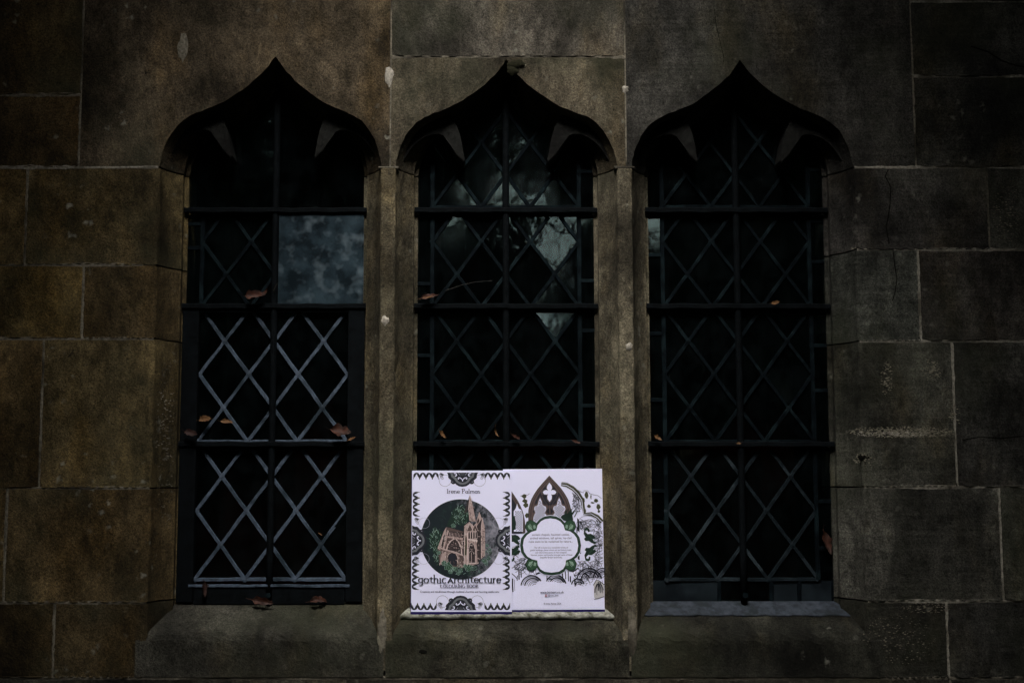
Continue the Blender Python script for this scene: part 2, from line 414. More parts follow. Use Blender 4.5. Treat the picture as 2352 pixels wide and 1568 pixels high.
# heads of the lights: ogee arches cut in the big stones
OG = [(0, 0), (30, 47), (62, 92), (102, 137), (145, 180), (186, 221), (230, 260), (282, 300), (335, 338), (388, 373), (440, 405), (490, 430), (540, 452), (590, 471),
      (640, 490), (682, 507), (720, 525), (760, 549), (795, 575), (832, 610), (865, 650), (892, 694), (915, 740), (934, 785), (950, 830), (963, 875), (972, 920), (980, 980)]
ARCHH = .2415
def ogee(cx, ax, apex_z, inset):
    """the arch from one springing over the apex to the other"""
    kx = (HW - inset) / 980.0
    h = (apex_z - ZSPR); hh = h - .75 * inset
    half = [(p[0] * kx, hh * (1 - p[1] / 980.0)) for p in OG]
    L = [(cx - x + (ax - cx) * (1 - x / HW), ZSPR + z) for x, z in half][::-1]
    Rr = [(cx + x + (ax - cx) * (1 - x / HW), ZSPR + z) for x, z in half][1:]
    return L + Rr
def head_stone(x0, x1, zt, cx, ax, az, col, mat, name='head_stone'):
    x0 += GAP; x1 -= GAP; zt -= GAP; zb = ZSPR + GAP
    rings = []
    for ins, y in PROFILE: rings.append([(x, y, max(z, zb)) for x, z in ogee(cx, ax, az, ins)])
    bm = bmesh.new()
    V = [[bm.verts.new(p) for p in r] for r in rings]
    for a, b in zip(V, V[1:]):
        for i in range(len(a) - 1): bm.faces.new((a[i], a[i + 1], b[i + 1], b[i]))
    n = len(V[0]) // 2
    outer = [(x0, zb), (x0, zt), (x1, zt), (x1, zb)]
    of = [bm.verts.new((x, 0, z)) for x, z in outer]; ob = [bm.verts.new((x, .16, z)) for x, z in outer]
    top = bm.verts.new((ax, 0, zt)); 
    bm.faces.new([of[0], of[1], top] + V[0][:n + 1][::-1]); bm.faces.new([top, of[2], of[3]] + V[0][n:][::-1])
    bm.faces.new((of[0], of[1], ob[1], ob[0])); bm.faces.new((of[2], of[3], ob[3], ob[2])); bm.faces.new((of[1], top, of[2], ob[2], ob[1]))
    bm.faces.new((of[0], ob[0], V[-1][0]) + tuple(V[k][0] for k in range(len(V) - 2, -1, -1)))
    bm.faces.new((of[3], ob[3], V[-1][-1]) + tuple(V[k][-1] for k in range(len(V) - 2, -1, -1)))
    bmesh.ops.triangulate(bm, faces=[f for f in bm.faces if len(f.verts) > 4])
    # soften the arris of the arch
    for v in V[0]: v.co += Vector((rng.uniform(-.0011, .0011), rng.uniform(0, .0012), rng.uniform(-.0011, .0011)))
    o = bm_obj(name, bm, mat, wall); return finish_stone(o, col)
AX = [xx(633, 128), xx(1163, 135), xx(1700, 138)]; AZ = [zz(128), zz(137), zz(138)]
zsplit = zz(131)
head_stone(xl, xa, ZTOP, XC[0], AX[0], AZ[0], (.052, .041, .026), STONE)
head_stone(xa, xb, zsplit, XC[1], AX[1], AZ[1], (.070, .060, .041), STONE)
block(xa, xb, zsplit, ZTOP, (.054, .049, .039), STONE)
head_stone(xb, xr, ZTOP, XC[2], AX[2], AZ[2], (.030, .029, .025), STONE_BED)
joint(xa, xb, zsplit, zsplit, MORTAR_DARK, .003)
joint(XC[0] + HW - .006, XC[1] - HW + .006, ZSPR, ZSPR, MORTAR_DARK, .002); joint(XC[1] + HW - .006, XC[2] - HW + .006, ZSPR, ZSPR, MORTAR_DARK, .002)
# mullions
for i in (0, 1):
    a = XC[i] + HW; b = XC[i + 1] - HW
    pts = [(a - q, y) for q, y in PROFILE][::-1] + [(b + q, y) for q, y in PROFILE]
    bm = bmesh.new(); prism(bm, pts, 'z', zz(1540), ZSPR - GAP)
    e = [e for e in bm.edges if abs(e.verts[0].co.y) < .001 and abs(e.verts[1].co.y) < .001 and abs(e.verts[0].co.z - e.verts[1].co.z) > .1]
    bmesh.ops.subdivide_edges(bm, edges=[q for q in bm.edges if abs(q.verts[0].co.z - q.verts[1].co.z) > .1], cuts=40, use_grid_fill=True)
    e = [e for e in bm.edges if abs(e.verts[0].co.y) < .001 and abs(e.verts[1].co.y) < .001 and abs(e.verts[0].co.z - e.verts[1].co.z) > .001 and len(e.link_faces) == 2 and e.calc_face_angle(0) > .1]
    bmesh.ops.bevel(bm, geom=e, offset=.0025, segments=2, affect='EDGES', profile=.5)
    for v in bm.verts:
        if v.co.y < .05: v.co += Vector((rng.uniform(-.0009, .0009), rng.uniform(-.0003, .0006), 0))
    o = bm_obj('mullion', bm, STONE, wall); finish_stone(o, (.080, .070, .046) if i == 0 else (.098, .087, .060))
# cusps in the heads, arch shade put into their near-black colour
K = .000236 * HW / .2313
for i in range(3):
    for sgn in (-1, 1):
        T = [(-1000, 990), (-952, 990), (-938, 930), (-912, 860), (-868, 785), (-810, 718), (-742, 668), (-665, 638), (-600, 634), (-550, 655), (-520, 700), (-492, 765), (-452, 840), (-378, 915),
             (-366, 890), (-385, 810), (-398, 730), (-415, 655), (-440, 580), (-475, 510), (-530, 440), (-640, 470), (-800, 560), (-920, 700)]
        pts = [(XC[i] + sgn * -p[0] * K, AZ[i] - p[1] * K * .985) for p in T]
        bm = bmesh.new(); A, B = prism(bm, pts, 'y', .032, .091)
        e = [e for e in bm.edges if all(v.co.y < .033 for v in e.verts)]
        bmesh.ops.bevel(bm, geom=e, offset=.011, segments=3, affect='EDGES', profile=.5, clamp_overlap=True)
        o = bm_obj('cusp', bm, CUSP_SHADE, wall); finish_stone(o, (.0052, .0054, .005))
# sills
xm1 = (XC[0] + XC[1]) / 2; xm2 = (XC[1] + XC[2]) / 2
for k, (a, b) in enumerate(((XAL - .022, xm1 - .002), (xm1 + .002, xm2 - .002), (xm2 + .002, XAR + .03))):
    bm = bmesh.new(); z0 = zz(1556) + GAP
    prism(bm, [(-.0015, z0), (-.0015, ZF), (.09, ZB + .003), (.16, ZB + .003), (.16, z0)], 'x', a, b)
    bmesh.ops.subdivide_edges(bm, edges=[e for e in bm.edges if abs(e.verts[0].co.x - e.verts[1].co.x) > .1], cuts=40, use_grid_fill=True)
    e = [e for e in bm.edges if all(abs(v.co.z - ZF) < 1e-4 and v.co.y < .01 for v in e.verts)]
    bmesh.ops.bevel(bm, geom=e, offset=.013, segments=4, affect='EDGES', profile=.5)
    for v in bm.verts:
        if v.co.z > ZF - .016 and v.co.y < .06: v.co += Vector((0, rng.uniform(-.0004, .0014), rng.uniform(-.002, .0008) - .0022 * max(0, math.sin(v.co.x * 37 + k * 2) * math.sin(v.co.x * 91))))
    o = bm_obj('sill', bm, STONE, wall); finish_stone(o, ((.030, .029, .023), (.031, .030, .022), (.026, .026, .020))[k])

# ------------------------------------------------------------------ lime dabs, cracks, lichen
def lump(name, u, v, ru, rv, mat, d=0.0, h=.004, n=14, seed=0, drip=0):
    r = random.Random(seed); c = W(u, v, d); sx = ru * .00092; sz = rv * .00092
    bm = bmesh.new(); ring = []
    for k in range(n):
        a = 6.2832 * k / n; q = r.uniform(.72, 1.12)
        z = math.sin(a) * q * sz
        if drip and z < 0: z *= 1 + drip * max(0, 1 - abs(math.cos(a)) * 1.6)
        ring.append((math.cos(a) * q * sx * (1 - (.45 * drip if z < -sz else 0)), z))
    mid = [bm.verts.new((c.x + x * .62, d - h * r.uniform(.6, 1.1), c.z + z * .62)) for x, z in ring]
    out = [bm.verts.new((c.x + x, d + .0012, c.z + z)) for x, z in ring]
    t = bm.verts.new((c.x, d - h * 1.05, c.z))
    for k in range(n):
        j = (k + 1) % n
        bm.faces.new((out[k], out[j], mid[j], mid[k])); bm.faces.new((mid[k], mid[j], t))
    return bm_obj(name, bm, mat, wall, smooth=True)
for k, (u, v, a, b, dr) in enumerate(((894, 172, 12, 24, .8), (1436, 205, 9, 11, .2), (884, 735, 10, 13, .5), (1445, 795, 10, 11, .1), (875, 1476, 9, 32, .3), (420, 108, 14, 36, .3))):
    o = lump('lime_dab', u, v, a, b, DAB if k < 4 else (LICHEN if k == 4 else MORTAR_DARK), 0, .0022 if k < 5 else .0006, 16, k, dr)
def strip(name, pts, w, mat, d0=-.0006, par=wall):
    """flat ribbon on the wall face through photo points (u, v, depth)"""
    bm = bmesh.new(); prev = None
    for i, (u, v, d) in enumerate(pts):
        p = W(u, v, d); q = W(*pts[min(i + 1, len(pts) - 1)]) - W(*pts[max(i - 1, 0)])
        n = Vector((q.z, 0, -q.x)).normalized() * w * rng.uniform(.75, 1.15)
        a = bm.verts.new(p + n + Vector((0, d0, 0))); b = bm.verts.new(p - n + Vector((0, d0, 0)))
        if prev: bm.faces.new((prev[0], a, b, prev[1]))
        prev = (a, b)
    return bm_obj(name, bm, mat, par)
lump('mortar_foot', 878, 1446, 10, 50, MORTAR_DARK, -.0012, .002, 24, 61, .2); lump('mortar_foot', 1452, 1452, 11, 64, MORTAR_DARK, -.0012, .002, 26, 62, .2)
strip('crack', [(2040, 390, 0), (2033, 405, 0), (2046, 430, 0), (2044, 470, 0), (2040, 500, 0), (2035, 520, 0), (2042, 560, 0)], .0013, CRACK)
strip('crack', [(2052, 580, 0), (2055, 610, 0), (2060, 640, 0), (2056, 670, 0), (2050, 690, 0)], .001, CRACK)
strip('crack', [(2230, 107, 0), (2270, 120, 0), (2300, 140, 0), (2330, 150, 0), (2380, 160, 0)], .002, CRACK)
strip('crack', [(1660, 150, 0), (1663, 135, 0), (1645, 60, 0), (1640, 20, 0)], .0006, CRACK)
strip('crack', [(2210, 1010, 0), (2250, 1003, 0), (2300, 1006, 0), (2360, 1000, 0)], .0008, CRACK)
def flakes(u, v, ru, rv, n, mat, seed, size=.006, d=0.0):
    r = random.Random(seed); bm = bmesh.new()
    for k in range(n):
        a = r.uniform(0, 6.28); q = math.sqrt(r.random())
        c = W(u + math.cos(a) * q * ru, v + math.sin(a) * q * rv, d); s = size * r.uniform(.25, 1) * (1.2 - q * .6)
        m = r.randint(5, 7); ph = r.random() * 6
        ring = [bm.verts.new((c.x + math.cos(ph + 6.2832 * j / m) * s * r.uniform(.5, 1.5), d - .0004, c.z + math.sin(ph + 6.2832 * j / m) * s * r.uniform(.3, .7))) for j in range(m)]
        t = bm.verts.new((c.x, d - .0004 - s * .22, c.z))
        for j in range(m): bm.faces.new((ring[j], ring[(j + 1) % m], t))
    o = bm_obj('lichen_flakes', bm, mat, wall, smooth=False); o['kind'] = 'stuff'; return o
flakes(2070, 992, 128, 13, 520, LICHEN, 1, .0036); flakes(2050, 996, 90, 8, 230, DAB, 2, .0028)
flakes(2060, 1470, 90, 60, 260, MORTAR_DARK, 21, .0028); flakes(380, 1000, 22, 220, 200, MORTAR_DARK, 23, .0028, .004)
flakes(2130, 1395, 60, 12, 110, MORTAR_DARK, 24, .003); flakes(2310, 480, 40, 80, 220, MORTAR_DARK, 25, .003)
flakes(2140, 850, 22, 26, 90, LICHEN, 3, .0032); flakes(2036, 870, 14, 40, 90, LICHEN, 4, .0032); flakes(1985, 1055, 24, 18, 50, LICHEN, 5, .0034)
flakes(2195, 960, 14, 24, 14, LICHEN, 6, .005); flakes(1960, 570, 6, 3, 4, LICHEN, 7, .004)
flakes(1190, 150, 18, 8, 14, LICHEN, 8, .004)
lump('moss_tuft', 1188, 148, 24, 12, MOSS, 0, .004, 17, 41); lump('moss_tuft', 1178, 162, 16, 14, MOSS, 0, .003, 15, 42)
lump('weathered_hole', 972, 1588 - 92, 16, 8, CRACK, -.001, .0006, 13, 43); lump('weathered_hole', 1985, 1050, 20, 9, CRACK, 0, .0006, 15, 47)

# ------------------------------------------------------------------ leaded windows
def clip(poly, x0, x1, z0, z1):
    for ax, lim, sg in ((0, x0, 1), (0, x1, -1), (1, z0, 1), (1, z1, -1)):
        out = []
        for i in range(len(poly)):
            a, b = poly[i], poly[(i + 1) % len(poly)]
            da, db = sg * (a[ax] - lim), sg * (b[ax] - lim)
            if da >= 0: out.append(a)
            if (da > 0) != (db > 0) and abs(da - db) > 1e-12:
                t = da / (da - db); out.append((a[0] + (b[0] - a[0]) * t, a[1] + (b[1] - a[1]) * t))
        poly = out
        if len(poly) < 3: return []
    return poly
def area(p): return abs(sum(p[i][0] * p[(i + 1) % len(p)][1] - p[(i + 1) % len(p)][0] * p[i][1] for i in range(len(p)))) / 2
def pane(win, poly, mat, tx=0, tz=0, y=GY, name='pane'):
    cx = sum(p[0] for p in poly) / len(poly); cz = sum(p[1] for p in poly) / len(poly)
    bm = bmesh.new()
    A = [bm.verts.new((x, y + tx * (x - cx) + tz * (z - cz), z)) for x, z in poly]
    B = [bm.verts.new((x, y + .002 + tx * (x - cx) + tz * (z - cz), z)) for x, z in poly]
    bm.faces.new(A); bm.faces.new(B)
    for i in range(len(A)): bm.faces.new((A[i], A[(i + 1) % len(A)], B[(i + 1) % len(A)], B[i]))
    return bm_obj(name, bm, mat, win)
def came(win, a, b, mat, w=.0042, y=GY - .0032, h=.0028, name='lead_came'):
    a = Vector((a[0], 0, a[1])); b = Vector((b[0], 0, b[1])); d = (b - a)
    if d.length < .004: return
    n = Vector((-d.z, 0, d.x)).normalized(); bm = bmesh.new(); rows = []
    N = max(2, int(d.length / .03))
    for k in range(N + 1):
        p = a + d * k / N + n * (rng.uniform(-.0006, .0006) if 0 < k < N else 0); ww = w * rng.uniform(.9, 1.08)
        rows.append([bm.verts.new(p + n * s * ww + Vector((0, yy, 0))) for s, yy in ((-1, y + h), (-.75, y), (.75, y), (1, y + h))])
    for p, q in zip(rows, rows[1:]):
        for k in range(3): bm.faces.new((p[k], p[k + 1], q[k + 1], q[k]))
    return bm_obj(name, bm, mat, win)
def solder(win, x, z, mat):
    bm = bmesh.new(); t = bm.verts.new((x, GY - .0055, z))
    r = [bm.verts.new((x + .0068 * math.cos(k * 1.0472) * rng.uniform(.8, 1.1), GY - .0031, z + .0068 * math.sin(k * 1.0472) * rng.uniform(.8, 1.1))) for k in range(6)]
    for k in range(6): bm.faces.new((r[k], r[(k + 1) % 6], t))
    bm_obj('solder_joint', bm, mat, win, smooth=True)
HX, HZ = .0526, .0712
BARV = (1019, 702, 481)
zbar = [zz(v, .07) for v in BARV]
zb_panel = [zz(1330, GY), zz(1014, GY), zz(706, GY), zz(476, GY)]
names = ['leaded lattice window with pale bluish lead strips beside the ochre stones', 'leaded lattice window behind the two books', 'leaded lattice window over the grey lead flashing beside the grey stones']
wins = []
SPECIAL = {}
for i in range(3):
    win = empty('leaded_window', (0, 0, 0)); wins.append(win)
    tag(win, names[i], 'window', 'leaded windows in the three stone lights')
    cx = XC[i]
    x0, x1 = cx - 3 * HX, cx + 3 * HX                                    # lattice field
    g0, g1 = cx - .190, cx + .190
    for p in range(4):
        if p == 3: g0, g1 = cx - .224, cx + .224
        zl = zb_panel[p]; zh = (zb_panel[p + 1] - .012) if p < 3 else AZ[i] - .03
        top_bar = zbar[p] - .012 if p < 3 else zh
        zh = min(zh, top_bar)
        lead = LEAD if (i == 0 and p < 2) else LEAD_MID if (i == 2 and p == 0) else LEAD_DARK
        plain_r = (i == 0 and p == 2); plain = (i == 0 and p == 3)
        xr_ = cx if plain_r else x1
        if plain:
            for a, b in ((g0, cx - .004), (cx + .004, g1)):
                pane(win, [(a, zl), (b, zl), (b, zh), (a, zh)], SHEETGLASS, rng.uniform(-.05, .05), rng.uniform(-.05, .02))
            continue
        if plain_r:
            pane(win, [(cx + .008, zl - .004), (g1, zl - .004), (g1, zh + .004), (cx + .008, zh + .004)], FOG, 0, 0, GY - .012, 'clouded_sheet')
        # diamonds
        for row in range(-1, 12):
            for c in range(-1, 8):
                if (row + c) % 2 == 0: continue
                mx = x0 + c * HX; mz = zl + row * HZ
                poly = clip([(mx - HX, mz), (mx, mz - HZ), (mx + HX, mz), (mx, mz + HZ)], x0, xr_, zl, zh)
                if len(poly) < 3 or area(poly) < 4e-5: continue
                tx, tz = rng.gauss(0, .02), rng.gauss(0, .02); mt = GLASS
                if i == 1 and p >= 2 and rng.random() < .5: mt = GLASS_WARPED
                if i == 1 and p >= 1 and c < 4: tz = -abs(tz) - .02
                if i == 1 and p == 2 and (row, c) == (2, 5): mt = GLASS_WARPED; tx = tz = 0
                o = pane(win, poly, mt, tx, tz)
                if i == 1 and p == 2: SPECIAL[(row, c)] = o
        # cames along both diagonals, one strip per run
        seen = set()
        for sg in (1, -1):
            for k in range(-12, 14):
                # line x = x0 + k*HX + sg*(z-zl)/HZ*HX  through even nodes on the bottom line
                if k % 2: continue
                pts = []
                zs = [zl, zh]
                for z in (zl, zh): pts.append((x0 + k * HX + sg * (z - zl) / HZ * HX, z))
                a, b = pts
                # clip the segment to the field
                t0, t1 = 0.0, 1.0; dx = b[0] - a[0]
                for lim, s_ in ((x0, 1), (xr_, -1)):
                    fa, fb = s_ * (a[0] - lim), s_ * (b[0] - lim)
                    if fa < 0 and fb < 0: t0, t1 = 1, 0; break
                    if fa < 0: t0 = max(t0, fa / (fa - fb))
                    if fb < 0: t1 = min(t1, fa / (fa - fb))
                if t1 - t0 < .04: continue
                A = (a[0] + dx * t0, a[1] + (b[1] - a[1]) * t0); B = (a[0] + dx * t1, a[1] + (b[1] - a[1]) * t1)
                came(win, A, B, lead, y=GY - .0032 - (.0004 if sg > 0 else 0))
        for row in range(0, 12):
            for c in range(0, 7):
                if (row + c) % 2: continue
                x, z = x0 + c * HX, zl + row * HZ
                if z < zh - .01 and x < xr_ - .005: solder(win, x, z, lead)
        # border
        casement = (i == 0 and p < 2)
        if not casement:
            for s_, xa_, xb_ in ((-1, g0, x0 - .001), (1, x1 + .001, g1)):
                if s_ > 0 and plain_r: continue
                came(win, ((x0 if s_ < 0 else x1), zl), ((x0 if s_ < 0 else x1), zh), LEAD_DARK, .0052, GY - .0042)
                cut = [zl, zl + rng.uniform(.05, .13), zl + rng.uniform(.16, .24), zh]
                cut = [c for c in cut if c < zh] + [zh]
                for a, b in zip(cut, cut[1:]):
                    if b - a < .004: continue
                    pane(win, [(xa_, a), (xb_, a), (xb_, b), (xa_, b)], GLASS, rng.gauss(0, .03), rng.gauss(0, .02))
                    came(win, (xa_, b), (xb_, b), LEAD_DARK, .0045)
        else:
            for s_ in (-1, 1):
                xa_, xb_ = (g0 - .004, x0 - .001) if s_ < 0 else (x1 + .001, g1 + .004)
                box('casement_stile', (xa_, GY - .014, zl - (.046 if p == 0 else 0)), (xb_, GY + .006, zh + .012), IRON, win, .002)
            box('casement_rail', (x0, GY - .013, zh), (x1, GY + .006, zh + .012), IRON, win, .0015)
        came(win, (x0, zl), (x1 if not plain_r else cx, zl), lead, .0042, GY - .0036)
    # bottom strip
    g0, g1 = cx - .190, cx + .190
    zl = zb_panel[0]; zq = ZB - .002
    if i == 0:
        box('casement_rail', (x0, GY - .013, zq), (x1, GY + .006, zl - .014), IRON, win, .002)
        came(win, (x0 - .01, zl - .012), (x1 + .01, zl - .012), LEAD, .003, GY - .016)
    else:
        cut = [g0, cx - .05, cx, cx + .06, cx + .118, g1]
        for a, b in zip(cut, cut[1:]):
            pane(win, [(a, zq), (b, zq), (b, zl - .002), (a, zl - .002)], FOG_DARK if i == 2 and rng.random() < .6 else GLASS, rng.gauss(0, .03), rng.gauss(0, .03))
            came(win, (b, zq), (b, zl), LEAD_DARK, .005)
    # iron saddle bars and stanchion
    for k, zb_ in enumerate(zbar):
        bm = bmesh.new(); N = 22; rr = []
        for q in range(N + 1):
            x = cx - .196 + .392 * q / N; dz = .0007 * math.sin(q * 1.3 + i) + rng.uniform(-.0004, .0004); e = .001 * math.exp(-((q - N / 2) ** 2) / 2.0)
            rr.append([bm.verts.new((x, y, z + dz)) for y, z in ((.0735 - e, zb_ - .0045), (.0735 - e, zb_ + .0036), (.0755, zb_ + .0055), (.0875, zb_ + .0055), (.0875, zb_ - .0045))])
        for a, b in zip(rr, rr[1:]):
            for j in range(5): bm.faces.new((a[j], a[(j + 1) % 5], b[(j + 1) % 5], b[j]))
        bm.faces.new(rr[0]); bm.faces.new(rr[-1])
        bm_obj('saddle_bar', bm, IRON, win)
    bm = bmesh.new(); tube(bm, [(cx, .0825, ZB - .004 + (AZ[i] - .035 - ZB) * k / 12) for k in range(13)], .0072, 10)
    bm_obj('stanchion', bm, IRON, win, smooth=True)
    bm = bmesh.new(); tube(bm, [(cx, .069, ZB + .018), (cx, .066, ZB + .018)], .006, 8); bm_obj('bolt', bm, LEAD_DARK, win)

# ------------------------------------------------------------------ lead on the sills
def slope(y): return ZF + (ZB + .003 - ZF) * (y + .0015) / .0915
def flashing(label, cx, y0, lift, mat, hwf, hwb, lip, seed):
    r = random.Random(seed); bm = bmesh.new(); N = 60; rows = []
    for k in range(N + 1):
        t = k / N * 2 - 1; w = .0010 * math.sin(k * .7 + seed) + r.uniform(-.0008, .0008)
        f = (cx + t * hwf, y0 + w); b_ = cx + t * hwb
        zt = slope(f[1]) + lift + r.uniform(-.0005, .0005)
        rows.append([bm.verts.new((f[0], f[1] + .006, slope(f[1]) + lift - lip)), bm.verts.new((f[0], f[1], zt - .002)), bm.verts.new((f[0], f[1] + .003, zt + .0005)),
                     bm.verts.new(((f[0] + b_) / 2, (f[1] + .087) / 2, (zt + slope(.087) + .003) / 2 + r.uniform(-.0006, .0006))), bm.verts.new((b_, .087, slope(.087) + .0035))])
    for a, b in zip(rows, rows[1:]):
        for j in range(4): bm.faces.new((a[j], b[j], b[j + 1], a[j + 1]))
    o = bm_obj('lead_flashing', bm, mat, None, smooth=True); tag(o, label, 'flashing', 'lead flashings on the window sills'); return o
flashing('pale stained flashing strip on the sill under the books', XC[1], .0365, .0118, SHEET_PALE, .222, .187, .0085, 1)
flashing('blue grey lead flashing sheet on the sill without books', XC[2], .050, .004, SHEET, .228, .1885, .0065, 2)

# ------------------------------------------------------------------ books
class Print:
    """flat printed shapes on a cover, drawn in cover units (x right, y down); each colour layer lies just above the one below"""
    def __init__(s, k, W_, H_): s.k, s.w, s.h = k, W_, H_; s.layers = {}; s.n = 0; s.mats = []; s.v = []; s.f = []; s.mi = []
    def start(s): s.v, s.f, s.mi, s.mats = [], [], [], []
    def _m(s, m):
        if m not in s.mats: s.mats.append(m)
        return s.mats.index(m)
    def P(s, x, y, L): return ((x) * s.k, -.00008 * (L + 1), (s.h - y) * BH / HP)
    def poly(s, pts, m, L=0):
        if len(pts) < 3: return
        i0 = len(s.v); s.v += [s.P(x, y, L) for x, y in pts]
        for t in tessellate_polygon([[Vector((x, y, 0)) for x, y in pts]]):
            s.f.append([i0 + q for q in t]); s.mi.append(s._m(m))
    def line(s, pts, w, m, L=0, nib=None, wmin=None):
        prev = None
        for i, p in enumerate(pts):
            a = pts[max(i - 1, 0)]; b = pts[min(i + 1, len(pts) - 1)]
            dx, dy = b[0] - a[0], b[1] - a[1]; l = math.hypot(dx, dy) or 1
            ww = w[i] if isinstance(w, list) else w
            if nib is not None: ww = wmin + (w - wmin) * abs(math.sin(math.atan2(dy, dx) - nib))
            nx, ny = -dy / l * ww / 2, dx / l * ww / 2
            i0 = len(s.v); s.v += [s.P(p[0] + nx, p[1] + ny, L), s.P(p[0] - nx, p[1] - ny, L)]
            if prev is not None: s.f.append([prev, prev + 1, i0 + 1, i0]); s.mi.append(s._m(m))
            prev = i0
    def circle(s, cx, cy, r, m, L=0, ry=None, n=28): s.poly([(cx + r * math.cos(6.2832 * k / n), cy + (ry or r) * math.sin(6.2832 * k / n)) for k in range(n)], m, L)
    def ring(s, cx, cy, r, w, m, L=0, a0=0, a1=360, ry=None, n=36):
        s.line([(cx + r * math.cos(R(a0 + (a1 - a0) * k / n)), cy + (ry or r) * math.sin(R(a0 + (a1 - a0) * k / n))) for k in range(n + 1)], w, m, L)
    def text(s, txt, x0, x1, base, m, L=0, size=None):
        cu = bpy.data.curves.new('t', 'FONT'); cu.body = txt; cu.resolution_u = 3; cu.offset = .014
        o = bpy.data.objects.new('t', cu); COL.objects.link(o)
        dg = bpy.context.evaluated_depsgraph_get(); dg.update()
        me = bpy.data.meshes.new_from_object(o.evaluated_get(dg))
        xs = [v.co.x for v in me.vertices]; mn, mx = min(xs), max(xs); kx = (x1 - x0) / (mx - mn); ky = size if size else kx
        i0 = len(s.v); s.v += [s.P(x0 + (v.co.x - mn) * kx, base - v.co.y * ky, L) for v in me.vertices]
        for p in me.polygons: s.f.append([i0 + q for q in p.vertices]); s.mi.append(s._m(m))
        bpy.data.objects.remove(o); bpy.data.curves.remove(cu); bpy.data.meshes.remove(me)
    def build(s, name, parent, y0):
        me = bpy.data.meshes.new(name); me.from_pydata(s.v, [], s.f)
        for m in s.mats: me.materials.append(m)
        for p, q in zip(me.polygons, s.mi): p.material_index = q
        o = link(name, me, s.mats, parent, (0, y0, 0)); s.start(); return o

def arc(cx, cy, rx, ry, a0, a1, n=14): return [(cx + rx * math.cos(R(a0 + (a1 - a0) * k / n)), cy + ry * math.sin(R(a0 + (a1 - a0) * k / n))) for k in range(n + 1)]
